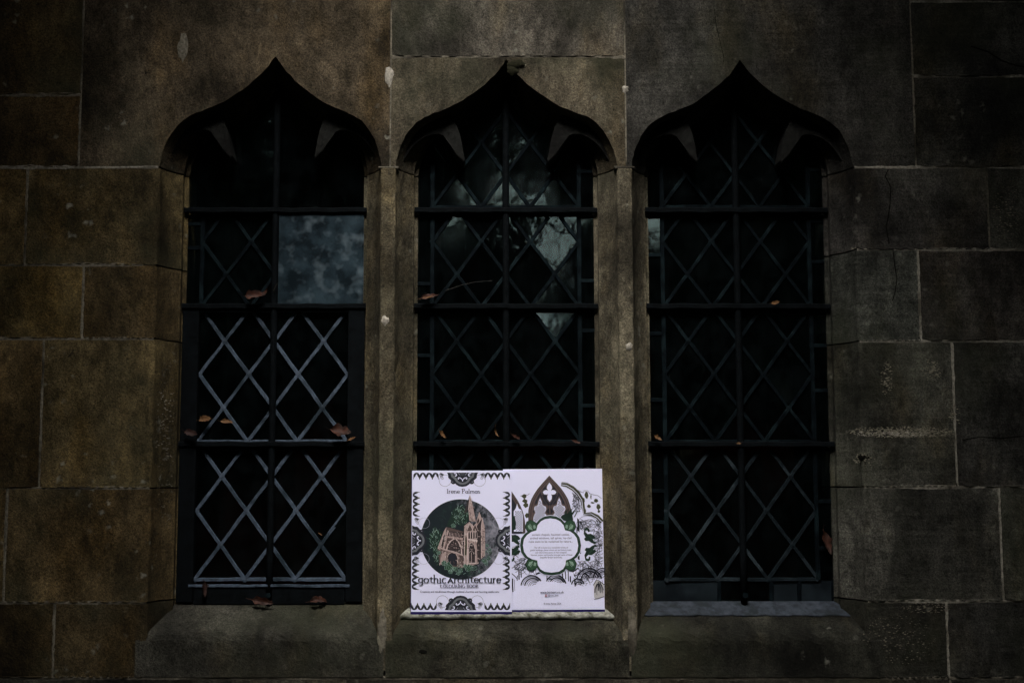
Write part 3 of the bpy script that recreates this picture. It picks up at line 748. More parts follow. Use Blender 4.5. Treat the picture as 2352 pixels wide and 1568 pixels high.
# pen-drawn letters, x height 1, y up: (advance, strokes)
GL = {
 'g': (1.0, [arc(.45, .56, .36, .44, 0, 360, 22), [(.5, 1.0), (.95, 1.02)], [(.72, .2), (.84, -.05), (.74, -.36), (.45, -.5), (.12, -.42)]]),
 'o': (1.02, [arc(.48, .5, .4, .5, 0, 360, 22)]),
 't': (.78, [[(.02, .98), (.75, 1.0)], [(.36, 1.25), (.33, .6), (.36, .2), (.5, .0), (.74, .1)]]),
 'h': (1.0, [[(.12, 1.75), (.14, 0)], [(0, 1.68), (.14, 1.76)], [(0, .01), (.3, .01)], [(.14, .7), (.3, .92), (.52, 1.0), (.7, .88), (.76, .6), (.76, 0)], [(.62, .01), (.92, .01)]]),
 'i': (.5, [[(.22, 1.0), (.22, 0)], [(.06, .96), (.24, 1.0)], [(.05, .01), (.4, .01)]]),
 'c': (.88, [arc(.5, .5, .4, .5, 55, 308, 18)]),
 'A': (1.12, [[(.0, 0), (.48, 1.05)], [(.4, 1.05), (.95, 0)], [(.2, .32), (.74, .32)], [(-.08, .01), (.2, .01)], [(.78, .01), (1.08, .01)]]),
 'r': (.72, [[(.18, 1.0), (.18, 0)], [(.03, .96), (.18, 1.0)], [(.03, .01), (.36, .01)], [(.18, .7), (.36, .95), (.6, .98)]]),
 'e': (.92, [arc(.48, .5, .38, .5, 8, 320, 20), [(.12, .5), (.86, .58)]]),
 'u': (1.02, [[(.16, 1.0), (.16, .4), (.28, .08), (.5, 0), (.68, .12), (.76, .35)], [(.76, 1.0), (.76, .1), (.92, 0)], [(.02, .98), (.2, 1.0)], [(.62, .98), (.8, 1.0)]]),
 'I': (.62, [[(.28, 1.65), (.28, 0)], [(.05, 1.64), (.52, 1.64)], [(.05, .01), (.52, .01)]]),
 'P': (1.15, [[(.25, 1.72), (.25, 0)], [(.0, 1.6), (.3, 1.78), (.7, 1.76), (.95, 1.45), (.85, 1.1), (.6, .9), (.28, .88)], [(.05, .01), (.5, .01)]]),
 'n': (1.02, [[(.16, 1.0), (.16, 0)], [(.02, .96), (.16, 1.0)], [(.02, .01), (.32, .01)], [(.16, .65), (.34, .94), (.56, 1.0), (.72, .86), (.76, .6), (.76, 0)], [(.62, .01), (.92, .01)]]),
 'a': (.98, [arc(.42, .46, .34, .46, 20, 380, 20), [(.76, .98), (.76, .15), (.92, .0)]]),
 'l': (.5, [[(.2, 1.75), (.2, 0)], [(.05, 1.68), (.2, 1.75)], [(.05, .01), (.4, .01)]]),
 'm': (1.5, [[(.16, 1.0), (.16, 0)], [(.02, .01), (.32, .01)], [(.16, .65), (.32, .94), (.5, 1.0), (.66, .85), (.68, .6), (.68, 0)], [(.68, .65), (.86, .94), (1.04, 1.0), (1.2, .85), (1.24, .6), (1.24, 0)], [(1.1, .01), (1.4, .01)]]),
 's': (.72, [arc(.36, .75, .26, .25, 30, 250, 10) + arc(.36, .25, .28, .25, 80, -150, 10)]),
 'C': (1.3, [arc(.66, .65, .55, .65, 50, 312, 20)]), 'O': (1.45, [arc(.68, .65, .58, .65, 0, 360, 24)]),
 'L': (.95, [[(.2, 1.3), (.2, 0)], [(.2, .02), (.8, .02), (.84, .25)], [(.02, 1.29), (.4, 1.29)]]),
 'U': (1.3, [[(.18, 1.3), (.18, .45), (.32, .1), (.6, 0), (.88, .1), (1.0, .45), (1.0, 1.3)], [(0, 1.29), (.36, 1.29)], [(.84, 1.29), (1.16, 1.29)]]),
 'R': (1.15, [[(.2, 1.3), (.2, 0)], [(.2, 1.28), (.6, 1.28), (.8, 1.05), (.75, .8), (.55, .66), (.2, .66)], [(.5, .66), (.98, 0), (1.1, 0)], [(.04, .01), (.38, .01)]]),
 'N': (1.3, [[(.18, 0), (.18, 1.28)], [(.14, 1.28), (1.0, 0)], [(1.0, 0), (1.0, 1.28)], [(.84, 1.28), (1.14, 1.28)], [(.04, .01), (.34, .01)]]),
 'G': (1.35, [arc(.66, .65, .55, .65, 50, 340, 20), [(1.18, .1), (1.18, .6)], [(.95, .6), (1.3, .6)]]),
 'B': (1.1, [[(.2, 1.3), (.2, 0)], [(.2, 1.28), (.6, 1.28), (.78, 1.05), (.6, .72), (.2, .7)], [(.6, .7), (.9, .5), (.86, .15), (.55, .02), (.2, .02)]]),
 'K': (1.2, [[(.2, 1.3), (.2, 0)], [(.98, 1.3), (.25, .62)], [(.4, .75), (1.05, 0), (1.18, 0)], [(.04, .01), (.38, .01)], [(.04, 1.29), (.38, 1.29)]]),
 ' ': (.55, [])}
def lettering(pr, txt, x0, x1, base, xh, m, L, thick, thin):
    adv = sum(GL[c][0] for c in txt); kx = (x1 - x0) / adv; x = x0
    for c in txt:
        a, st = GL[c]
        for q in st:
            if len(q) == 2: q = [q[0], ((q[0][0] + q[1][0]) / 2, (q[0][1] + q[1][1]) / 2), q[1]]
            pr.line([(x + px * kx, base - py * xh) for px, py in q], thick, m, L, R(12), thin)
        x += a * kx

def scallop(pr, ox, oy, d, w, L=1):
    """one cusped bay of the border, d = direction of the spikes ('d','u','r','l'), w = pitch"""
    def T(p):
        x, y = p
        return {'d': (ox + x, oy + y), 'u': (ox + x, oy - y), 'r': (ox + y, oy + x), 'l': (ox - y, oy + x)}[d]
    h = w / 2
    outer = [(0, 72), (0, h)] + [(h - h * math.cos(R(a)), h - h * math.sin(R(a))) for a in range(10, 180, 12)] + [(w, h), (w, 72)]
    inner = [(w - 4, 66), (w - 9, 48), (w - 16, 45), (w - 15, 37), (w - 22, 35), (w - 23, 24), (h, 15), (23, 24), (22, 35), (15, 37), (16, 45), (9, 48), (4, 66)]
    pr.poly([T(p) for p in outer + inner], INK, L)
    pr.poly([T(p) for p in [(0, 62), (0, 40), (8, 40), (9, 48), (3, 62)]], OLIVE, L + 1)
    pr.poly([T(p) for p in [(w, 62), (w, 40), (w - 8, 40), (w - 9, 48), (w - 3, 62)]], OLIVE, L + 1)
    pr.line([T((h - 22 * math.cos(R(a)), h - 22 * math.sin(R(a)))) for a in range(15, 170, 15)], 5, DKGREY, L + 1)
def medallion(pr, ox, oy, d, L=2):
    """half medallion hanging from an edge, pointing d"""
    def T(p):
        x, y = p
        return {'d': (ox + x, oy + y), 'u': (ox + x, oy - y), 'r': (ox + y, oy + x), 'l': (ox - y, oy + x)}[d]
    half = [(150, 0), (138, 25), (138, 50), (122, 66), (108, 78), (112, 96), (104, 112), (86, 116), (70, 108), (58, 122), (34, 136), (0, 141)]
    sh = half + [(-x, y) for x, y in half[::-1][1:]]
    pr.poly([T(p) for p in sh], INK, L)
    def sc(k, dy=0): return [(x * k, max(0, y * k - dy)) for x, y in half]
    g = [(120, 0), (112, 22), (108, 44), (88, 58), (74, 72), (62, 92), (48, 104), (28, 116), (0, 121)]
    pr.poly([T(p) for p in g + [(-x, y) for x, y in g[::-1][1:]]], GREY, L + 1)
    g = [(98, 0), (92, 20), (84, 34), (66, 46), (54, 62), (46, 78), (34, 90), (18, 97), (0, 100)]
    pr.poly([T(p) for p in g + [(-x, y) for x, y in g[::-1][1:]]], INK, L + 2)
    for s_ in (-1, 1):
        pr.line([T((s_ * x, y)) for x, y in ((84, 8), (66, 8), (56, 22), (62, 34), (74, 30))], 9, PAPER, L + 3)
        pr.line([T((s_ * x, y)) for x, y in ((6, 66), (22, 52), (38, 50), (44, 60), (34, 66))], 8, PAPER, L + 3)
        pr.line([T((s_ * x, y)) for x, y in ((44, 2), (34, 14), (24, 26))], 4, SCROLL, L + 3)
        pr.circle(*T((s_ * 92, 96)), 8, DKGREY, L + 3); pr.circle(*T((s_ * 96, 92)), 3.5, SCROLL, L + 4)
    pr.poly([T(p) for p in ((0, 62), (7, 76), (0, 90), (-7, 76))], PAPER, L + 3)
    pr.poly([T(p) for p in ((-24, 0), (24, 0), (18, 24), (0, 32), (-18, 24))], DKGREY, L + 3)
def curl(pr, ox, oy, s, m, L, w=4, turns=1.3, flip=1, start=0):
    pr.line([(ox + flip * s * (1 - .62 * t) * math.cos(start + t * turns * 6.2832), oy + s * (1 - .62 * t) * math.sin(start + t * turns * 6.2832)) for t in [k / 22 for k in range(23)]], w, m, L)
def ivy_leaf(pr, x, y, s, rot, m, ml, L):
    p = []
    for k in range(24):
        a = 6.2832 * k / 24; r = s * (.62 + .38 * abs(math.cos(2.5 * a))) * (1.1 if math.cos(a) > .3 else .85)
        p.append((x + r * math.cos(a + rot), y + r * math.sin(a + rot)))
    pr.poly(p, m, L); pr.line(p + [p[0]], 2.2, ml, L + 1)
    for k in (-1, 0, 1): pr.line([(x - s * .5 * math.cos(rot), y - s * .5 * math.sin(rot)), (x + s * .8 * math.cos(rot + k * .8), y + s * .8 * math.sin(rot + k * .8))], 1.8, ml, L + 1)

def book_body(name, label, thick, bw, bh):
    b = empty(name)
    cov = box('front_cover', (0, 0, 0), (bw, .0006, bh), PAPER, b)
    box('page_block', (.001, .0008, .001), (bw - .001, thick - .0008, bh - .001), PAGES, b)
    box('back_cover', (0, thick - .0006, 0), (bw, thick, bh), PAPER, b)
    tag(b, label, 'book', 'colouring books on the window sill'); return b, cov
BW, BH = .2072, .2885
KP = BW / 958.0; HP = 1383.0
bookA, covA = book_body('book', 'white book showing a chapel against a round moon, overlapping its neighbour', .0065, BW, BH)
bookB, covB = book_body('book', 'white book with blurb in a green quatrefoil frame, tucked behind its neighbour', .0065, BW, BH)
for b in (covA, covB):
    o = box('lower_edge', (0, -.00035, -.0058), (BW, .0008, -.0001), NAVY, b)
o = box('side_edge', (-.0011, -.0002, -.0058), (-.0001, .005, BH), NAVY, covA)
pr = Print(KP, 958, HP); pr.start()
# --- front cover border (cover units = magnified photo units minus (97, 93))
ox, oy = -97, -93
def scallops(*a):
    scallop(pr, *a); pr.build('printed_scallop', covA, 0)
for k in range(4): scallops(12 + 61 * k, 20, 'd', 61); scallops(700 + 61 * k, 20, 'd', 61)
for k in range(4): scallops(0 + 61 * k, 1367, 'u', 61); scallops(697 + 61 * k, 1367, 'u', 61)
for k in range(4): scallops(8, 210 + 61 * k, 'r', 61); scallops(944, 210 + 61 * k, 'l', 61)
for k in range(5): scallops(5, 865 + 61 * k, 'r', 61); scallops(940, 865 + 61 * k, 'l', 61)
for a in ((486, 20, 'd', 3), (470, 1367, 'u', 3), (4, 692, 'r', 9), (942, 692, 'l', 9)): medallion(pr, *a); pr.build('printed_medallion', covA, 0)
for x, y in ((318, 100), (650, 100), (298, 1284), (628, 1284)): pr.ring(x, y, 57, 2.5, DKGREY, 2); pr.build('printed_ring', covA, 0)
for x, y in ((120, 520), (832, 520), (118, 870), (832, 870)): pr.ring(x, y, 52, 2.5, SCROLL, 8); pr.build('printed_ring', covA, 0)
for x, y, fl in ((288, 58, 1), (676, 58, -1), (282, 1325, 1), (652, 1325, -1), (52, 500, 1), (898, 500, -1), (50, 880, 1), (896, 880, -1)):
    for q in range(3):
        curl(pr, x + fl * (6 * q - 8), y + (q - 1) * 20, 20 - 3 * q, SCROLL if q else DKGREY, 2 + q, 5, 1.1, fl, q * 2)
    pr.poly([(x - 24, y - 22), (x + 2, y - 30), (x + 22, y - 18), (x + 6, y - 8)], DKGREY, 5)
    pr.build('printed_flourish', covA, 0)
# --- moon and chapel
def Z(pts): return [(x + ox, y + oy) for x, y in pts]
pr.circle(470, 677, 384, MOON, 3, ry=393, n=90)
mo = pr.build('printed_moon', covA, 0)
r2 = random.Random(5)
def bush(cx, cy, rx, ry, n, L):
    for k in range(n):
        a = r2.uniform(0, 6.28); q = math.sqrt(r2.random()); x = cx + ox + rx * q * math.cos(a); y = cy + oy + ry * q * math.sin(a)
        l = r2.uniform(14, 36); d = r2.uniform(-2.4, -.7)
        pr.line([(x, y), (x + l * .5 * math.cos(d), y + l * .5 * math.sin(d)), (x + l * math.cos(d + r2.uniform(-.7, .7)), y + l * math.sin(d + .2))], r2.uniform(2, 4.5), r2.choice((IVYLINE, GREEN, GREEN, DKGREEN, PALEGREEN)), L)
pr.poly(Z([(500, 470), (560, 450), (620, 480), (660, 560), (600, 640), (520, 620), (480, 660), (430, 640)]), DKGREEN, 4)
pr.poly(Z([(270, 720), (340, 680), (400, 700), (380, 820), (360, 1000), (330, 960), (290, 860)]), DKGREEN, 4)
bush(565, 545, 80, 95, 130, 5); bush(325, 790, 62, 120, 110, 5); bush(350, 950, 40, 80, 50, 5)
pr.poly(Z([(655, 330), (640, 480), (597, 525), (620, 440)]), UMBER, 6); pr.poly(Z([(655, 330), (682, 440), (712, 600), (650, 590), (640, 480)]), PINK, 6)
pr.line(Z([(655, 330), (640, 480)]), 3, PINKLT, 7); pr.line(Z([(664, 390), (676, 440)]), 2, UMBER, 7)
pr.poly(Z([(745, 500), (772, 575), (775, 640), (715, 640), (720, 585)]), PINK, 6); pr.poly(Z([(735, 560), (745, 590), (730, 625), (722, 600)]), UMBER, 7)
pr.poly(Z([(775, 560), (762, 640), (762, 960), (722, 1010), (722, 640)]), UMBER, 7); pr.poly(Z([(775, 560), (797, 650), (800, 700), (800, 930), (762, 965), (762, 650)]), PINK, 8)
pr.line(Z([(775, 560), (764, 650), (764, 960)]), 3, PINKLT, 9)
pr.poly(Z([(600, 640), (650, 600), (690, 640), (720, 610), (758, 650), (742, 790), (738, 1010), (600, 1050)]), PINK, 6)
for x in (655, 705): pr.poly(Z([(x - 30, 690), (x, 625), (x + 28, 690)]), BROWN, 7); pr.line(Z([(x - 32, 690), (x, 622), (x + 30, 690)]), 4, PINKLT, 8)
for x in (648, 670, 694, 715): pr.poly(Z([(x - 8, 765), (x - 8, 715), (x, 690), (x + 8, 715), (x + 8, 765)]), UMBER, 9); pr.line(Z([(x - 10, 765), (x - 9, 712), (x, 686), (x + 9, 712), (x + 10, 765)]), 2.5, PINKLT, 10)
pr.poly(Z([(632, 765), (728, 778), (725, 800), (628, 785)]), PINKLT, 10)
pr.poly(Z([(407, 690), (430, 650), (470, 660), (600, 700), (602, 1045), (560, 1050), (368, 1020), (345, 860)]), BROWN, 6)
pr.poly(Z([(345, 860), (407, 690), (430, 650), (425, 720), (372, 880), (362, 870)]), PINK, 7)
pr.poly(Z([(440, 680), (455, 690), (410, 870), (395, 860)]), PINK, 8)
pr.poly(Z([(380, 830), (400, 740), (415, 720), (418, 760), (396, 850)]), UMBER, 8); pr.line(Z([(378, 840), (400, 735), (418, 715), (420, 770), (398, 855)]), 3.5, PINKLT, 9)
pr.poly(Z([(455, 690), (595, 705), (592, 760), (445, 738)]), UMBER, 8)
for k in range(9): pr.line(Z([(462 + 14 * k, 700 + 1.5 * k), (458 + 14 * k, 735 + 2 * k)]), 3.5, PINK, 9)
pr.poly(Z([(445, 738), (592, 758), (590, 778), (440, 756)]), PINK, 9)
A_ = [(430, 880), (445, 825), (475, 785), (515, 762), (548, 800), (572, 850), (578, 930)]
pr.poly(Z(A_), UMBER, 9); pr.line(Z(A_), 13, PINK, 10); pr.line(Z(A_), 4, PINKLT, 11)
pr.line(Z([(355, 850), (430, 880), (500, 895), (590, 930)]), 13, PINK, 12); pr.line(Z([(355, 845), (430, 875), (500, 890), (590, 925)]), 3, PINKLT, 13)
pr.poly(Z([(378, 920), (430, 890), (420, 1020), (370, 1015)]), PINK, 8)
pr.poly(Z([(445, 1020), (445, 960), (452, 925), (480, 905), (515, 915), (532, 950), (530, 1030)]), INK, 9)
for q in (0, 12, 24): pr.line(Z([(438 - q, 1020), (436 - q, 955 - q * .3), (448 - q * .7, 918 - q * .5), (480, 898 - q * .6), (522 + q * .6, 910 - q * .4), (542 + q * .7, 955), (540 + q, 1035)]), 4, PINK if q else PINKLT, 10)
pr.poly(Z([(590, 700), (602, 700), (602, 1000), (590, 960)]), UMBER, 12)
pr.poly(Z([(604, 700), (632, 705), (630, 1050), (600, 1050)]), PINK, 11); pr.poly(Z([(612, 760), (624, 740), (628, 830), (622, 930), (606, 930)]), OLIVE, 12)
pr.line(Z([(604, 700), (600, 1050)]), 4, PINKLT, 13); pr.line(Z([(633, 700), (632, 1040)]), 6, PINKLT, 13)
pr.line(Z([(602, 960), (616, 925), (630, 960)]), 3, PINKLT, 13)
B_ = [(645, 1000), (645, 870), (655, 820), (672, 800), (695, 830), (708, 880), (706, 1000)]
pr.poly(Z(B_), UMBER, 10); pr.line(Z(B_), 3, PINKLT, 12)
B2 = [(645, 815), (665, 785), (695, 800), (718, 850), (724, 1010)]
pr.line(Z(B2), 9, PINK, 11); pr.line(Z([(670, 1000), (670, 900)]), 3, PINKLT, 13); pr.line(Z([(648, 905), (670, 880), (690, 905)]), 3, PINKLT, 13); pr.circle(*Z([(660, 850)])[0], 10, INK, 13); pr.line(Z([(640, 1003), (715, 1005)]), 7, PINKLT, 13)
def inside(p, q):
    c = False
    for (xa_, ya_), (xb_, yb_) in zip(q, q[1:] + q[:1]):
        if (ya_ > p[1]) != (yb_ > p[1]) and p[0] < (xb_ - xa_) * (p[1] - ya_) / (yb_ - ya_) + xa_: c = not c
    return c
for reg, nn in (([(407, 690), (430, 650), (600, 700), (602, 1045), (368, 1020), (345, 860)], 190), ([(600, 640), (650, 600), (758, 650), (742, 790), (738, 1010), (600, 1050)], 110), ([(762, 650), (797, 650), (800, 930), (762, 960)], 40), ([(655, 345), (682, 440), (708, 590), (650, 590), (642, 480)], 34)):
    for k in range(nn):
        p = (r2.uniform(340, 805), r2.uniform(330, 1050))
        while not inside(p, reg): p = (r2.uniform(340, 805), r2.uniform(330, 1050))
        a = r2.choice((1.5, 1.6, .25, .2, 1.4)) + r2.uniform(-.15, .15); l = r2.uniform(8, 30)
        pr.line(Z([p, (p[0] + l * math.cos(a), p[1] + l * math.sin(a))]), r2.uniform(2, 4.5), r2.choice((UMBER, UMBER, BROWN, PINKLT, PINK)), 13)
for x, y, s_, rt in ((445, 1030, 46, 1.2), (410, 1000, 28, 2), (650, 1045, 36, 1.8), (690, 1050, 30, .6), (520, 1060, 26, 1.5), (570, 1070, 24, 2), (610, 1030, 22, 1), (545, 1100, 22, 1.4), (475, 1085, 24, 2.3), (790, 980, 26, .5), (830, 960, 24, 0), (810, 1010, 20, 1), (820, 830, 18, 1.2), (845, 870, 18, 1), (360, 900, 22, 2), (500, 640, 24, 3.5)):
    ivy_leaf(pr, x + ox, y + oy, s_, rt, r2.choice((GREEN, DKGREEN, GREEN)), IVYLINE, 14)
bush(600 + 0, 1085, 150, 45, 40, 16); bush(830, 930, 30, 80, 26, 14)
pr.build('printed_chapel', covA, 0)
lettering(pr, 'Irene Palmas', 333, 656, 226, 25, TEXTINK, 5, 6.6, 3.2); pr.build('printed_author_line', covA, 0)
lettering(pr, 'gothic ', 66, 366, 1103, 45, INK, 18, 12.5, 4.5); lettering(pr, 'Architecture', 350, 856, 1103, 45, INK, 18, 12.5, 4.5); pr.build('printed_title', covA, 0)
lettering(pr, 'COLOURING BOOK', 276, 642, 1150, 22, TEXTINK, 18, 6, 3.4); pr.build('printed_subtitle', covA, 0)
pr.text('Creativity and mindfulness through medieval churches and haunting castle ruins', 86, 838, 1198, TEXTINK, 5, 27); pr.build('printed_tagline', covA, 0)

# --- back cover of the second book
bx_, by_ = -985, -82
def Y(pts): return [(x + bx_, y + by_) for x, y in pts]
def ogive(cx, hw, top, bot, n=10, p=.62):
    F = [(0, 1), (.12, 1), (.25, .99), (.37, .93), (.49, .84), (.6, .71), (.71, .55), (.83, .33), (.92, .15), (1, 0)]
    return [(cx - hw * x, bot + (top - bot) * f) for f, x in F]
def gothic_window(cx, top, bot, hw, lights=True, xmin=None):
    def both(h):
        return h + [(2 * cx - x, y) for x, y in h[::-1][1:]]
    def cl(p): return [(max(x, xmin), y) for x, y in p] if xmin else p
    pr.poly(Y(cl(both(ogive(cx, hw, top, bot)))), INK, 4)
    for k, m in ((.97, BROWN), (.90, UMBER), (.86, BROWN), (.79, INK)):
        pr.poly(Y(cl(both(ogive(cx, hw * k, top + (1 - k) * 250, bot)))), m, {.97: 5, .90: 6, .86: 7, .79: 8}[k])
    if not lights: return
    # quatrefoil
    q = [(0, -100), (22, -68), (28, -40), (14, -14), (34, -22), (58, -14), (70, 4), (58, 24), (34, 30), (16, 24), (24, 46), (22, 76), (0, 108)]
    q = [(x * .92, y * .92) for x, y in q]; q = q + [(-x, y) for x, y in q[::-1][1:-1]]
    pr.poly(Y([(cx + x * 1.35, 310 + y * 1.2) for x, y in q]), BROWN, 9); pr.poly(Y([(cx + x * 1.2, 310 + y * 1.12) for x, y in q]), DKGREY, 10); pr.poly(Y([(cx + x, 310 + y) for x, y in q]), PAPER, 11)
    for s_ in (-1, 1):
        c2 = cx + s_ * 92
        f = [(0, 370), (20, 410), (24, 440), (40, 450), (62, 455), (70, 480), (56, 505), (44, 515), (62, 530), (78, 560), (80, 600)]
        f = [(-x, y) for x, y in f[::-1]] + f[1:]
        pr.poly(Y([(c2 + x * 1.16, y - 6 - (600 - y) * .06) for x, y in f]), BROWN, 9); pr.poly(Y([(c2 + x * .84, y) for x, y in f]), PAPER, 10)
        for k in range(-9, 18):
            for dg in (1, -1):
                seg = []
                for t in range(0, 41):
                    yy = 380 + t * 5.5; x = c2 - 80 + k * 25 + dg * (yy - 480)
                    w_ = 0
                    for (xa_, ya_), (xb_, yb_) in zip([(0, 370), (22, 420), (24, 445), (66, 465), (66, 490), (46, 512), (76, 560)], [(22, 420), (24, 445), (66, 465), (66, 490), (46, 512), (76, 560), (80, 602)]):
                        if ya_ <= yy <= yb_: w_ = xa_ + (xb_ - xa_) * (yy - ya_) / max(1, yb_ - ya_)
                    if abs(x - c2) < w_ * .84 - 2: seg.append((x, yy))
                    else:
                        if len(seg) > 1: pr.line(Y(seg), 5, INK, 11)
                        seg = []
                if len(seg) > 1: pr.line(Y(seg), 5, INK, 11)
        pr.line(Y([(cx - s_ * 4, 560), (cx + s_ * 8, 460), (cx + s_ * 60, 380), (cx + s_ * 80, 330)]), 4, BROWN, 9)
    pr.line(Y([(cx, 600), (cx, 440)]), 14, BROWN, 9)
gothic_window(1432, 147, 600, 208); pr.build('printed_gothic_window', covB, 0)
gothic_window(1040, 262, 720, 155, False, 990)
pr.poly(Y([(1085, 700), (1085, 500), (1105, 470), (1118, 425), (1132, 470), (1160, 490), (1172, 540), (1172, 700)]), PAPER, 9)
for k in range(-8, 14):
    for dg in (1, -1):
        seg = [(1128 + k * 24 + dg * t * 8, 480 + t * 8) for t in range(28)]
        seg = [p for p in seg if 1088 < p[0] < 1170 and p[1] > 490]
        if len(seg) > 1: pr.line(Y(seg), 3.6, INK, 10)
pr.build('printed_gothic_window', covB, 0)
r3 = random.Random(11)
def wob(pts, a=5): return [(x + r3.uniform(-a, a), y + r3.uniform(-a, a)) for x, y in pts]
band = [(1545, 235), (1600, 245), (1660, 280), (1710, 330), (1745, 390), (1755, 460), (1765, 530), (1830, 530), (1890, 560), (1935, 610)]
pr.line(Y(band), [34, 38, 40, 40, 36, 32, 30, 38, 40, 38], OLIVE, 3)
pr.line(Y(wob([(x - 4, y + 2) for x, y in band], 4)), 5, PAPER, 4)
pr.line(Y([(x + 6, y - 22) for x, y in band[:4]] + [(1760, 320), (1765, 300), (1800, 300), (1820, 330), (1850, 340), (1900, 350), (1932, 380)]), 4, INK, 3)
for x, y, w_, h_ in ((1790, 345, 20, 36), (1760, 400, 9, 30), (1830, 365, 8, 24), (1810, 455, 18, 18), (1880, 400, 24, 20), (1900, 460, 22, 30), (1775, 500, 9, 22), (1905, 505, 14, 14), (1845, 420, 22, 8)):
    pr.poly(Y(wob([(x - w_, y), (x - w_ * .4, y - h_), (x + w_ * .6, y - h_ * .8), (x + w_, y + h_ * .2), (x + w_ * .2, y + h_), (x - w_ * .6, y + h_ * .7)], 3)), OLIVE, 3)
pr.build('printed_scrollwork', covB, 0)
for x, y in ((1195, 400), (1205, 440), (1210, 540), (1190, 350)): pr.poly(Y(wob([(x - 26, y), (x - 4, y - 24), (x + 22, y - 12), (x + 20, y + 16), (x - 6, y + 24)], 5)), OLIVE, 3)
pr.build('printed_scrollwork', covB, 0); pr.line(Y([(1150, 350), (1190, 335), (1220, 340), (1240, 325)]), 4, INK, 3); pr.build('printed_scrollwork', covB, 0)
def scribble(x0, x1, y0, y1, n, m=INK, w=2.6):
    if pr.v: pr.build('printed_scrollwork', covB, 0)
    for k in range(n):
        x, y = r3.uniform(x0, x1), r3.uniform(y0, y1); a = r3.uniform(0, 6.28); st = r3.uniform(9, 16); da = r3.uniform(-.5, .5); p = [(x, y)]
        for j in range(r3.randint(5, 11)):
            a += da; x += st * math.cos(a); y += st * math.sin(a)
            if not (x0 < x < x1 and y0 < y < y1): break
            p.append((x, y))
        if len(p) > 2: pr.line(Y(p), w, m, 3)
    pr.build('printed_scribble', covB, 0)
scribble(1645, 1740, 290, 520, 50, DKGREY, 3.4); scribble(1700, 1930, 580, 700, 70, DKGREY, 3.4); scribble(1850, 1938, 690, 1060, 84, DKGREY, 3.4); scribble(1690, 1900, 990, 1100, 56, DKGREY, 3.4)
scribble(1062, 1140, 700, 960, 22, INK, 4.5); scribble(1080, 1200, 960, 1090, 30, INK, 4)
pr.ring(*Y([(1790, 660)])[0], 110, 3, INK, 3, 190, 380); pr.ring(*Y([(1790, 1020)])[0], 95, 3, INK, 3, -60, 120)
for x, y, w_, h_ in ((1705, 640, 9, 70), (1690, 700, 6, 50), (1725, 620, 6, 20), (1700, 830, 12, 26), (1715, 900, 10, 26), (1700, 960, 14, 24), (1690, 770, 8, 20)):
    pr.poly(Y(wob([(x - w_, y - h_), (x + w_, y - h_ * .8), (x + w_, y + h_), (x - w_ * .5, y + h_ * .8)], 4)), INK, 3)
for k in range(7): pr.line(Y([(1560 + 18 * k, 560 - (k % 3) * 12), (1590 + 18 * k, 500 - (k % 2) * 20)]), 8, DKGREEN, 12)
pr.poly(Y(wob([(1530, 585), (1545, 545), (1600, 520), (1640, 480), (1650, 530), (1660, 590), (1600, 600)], 4)), DKGREEN, 12)
pr.build('printed_foliage', covB, 0)
for x, y in ((1070, 580), (1085, 620), (1075, 660)): pr.poly(Y(wob([(x - 12, y + 30), (x - 10, y - 30), (x + 22, y - 34), (x + 26, y + 20)], 5)), DKGREEN, 10)
# ivy scrolls
def ivy_scroll(x, y, fl, L=5):
    p = [(0, -70), (24, -82), (46, -70), (50, -40), (36, -34), (30, -56), (14, -56), (8, -40), (30, -16), (60, -20), (88, -4), (108, 20), (92, 34), (78, 30), (90, 56), (118, 64), (100, 84), (66, 70), (40, 50), (10, 52), (-6, 30), (10, 16), (-8, -20)]
    pr.poly(Y([(x + px, y + fl * py) for px, py in p]), DKGREEN, L)
    pr.line(Y([(x + px, y + fl * py) for px, py in ((30, -10), (50, 10), (80, 40))]), 5, GREEN, L + 1); pr.circle(*Y([(x + 22, y - fl * 62)])[0], 9, GREEN, L + 1)
pr.build('printed_scrollwork', covB, 0)
for a in ((1762, 745, 1), (1766, 915, -1), (1040, 750, 1), (1040, 915, -1)): ivy_scroll(*a); pr.build('printed_ivy_scroll', covB, 0)
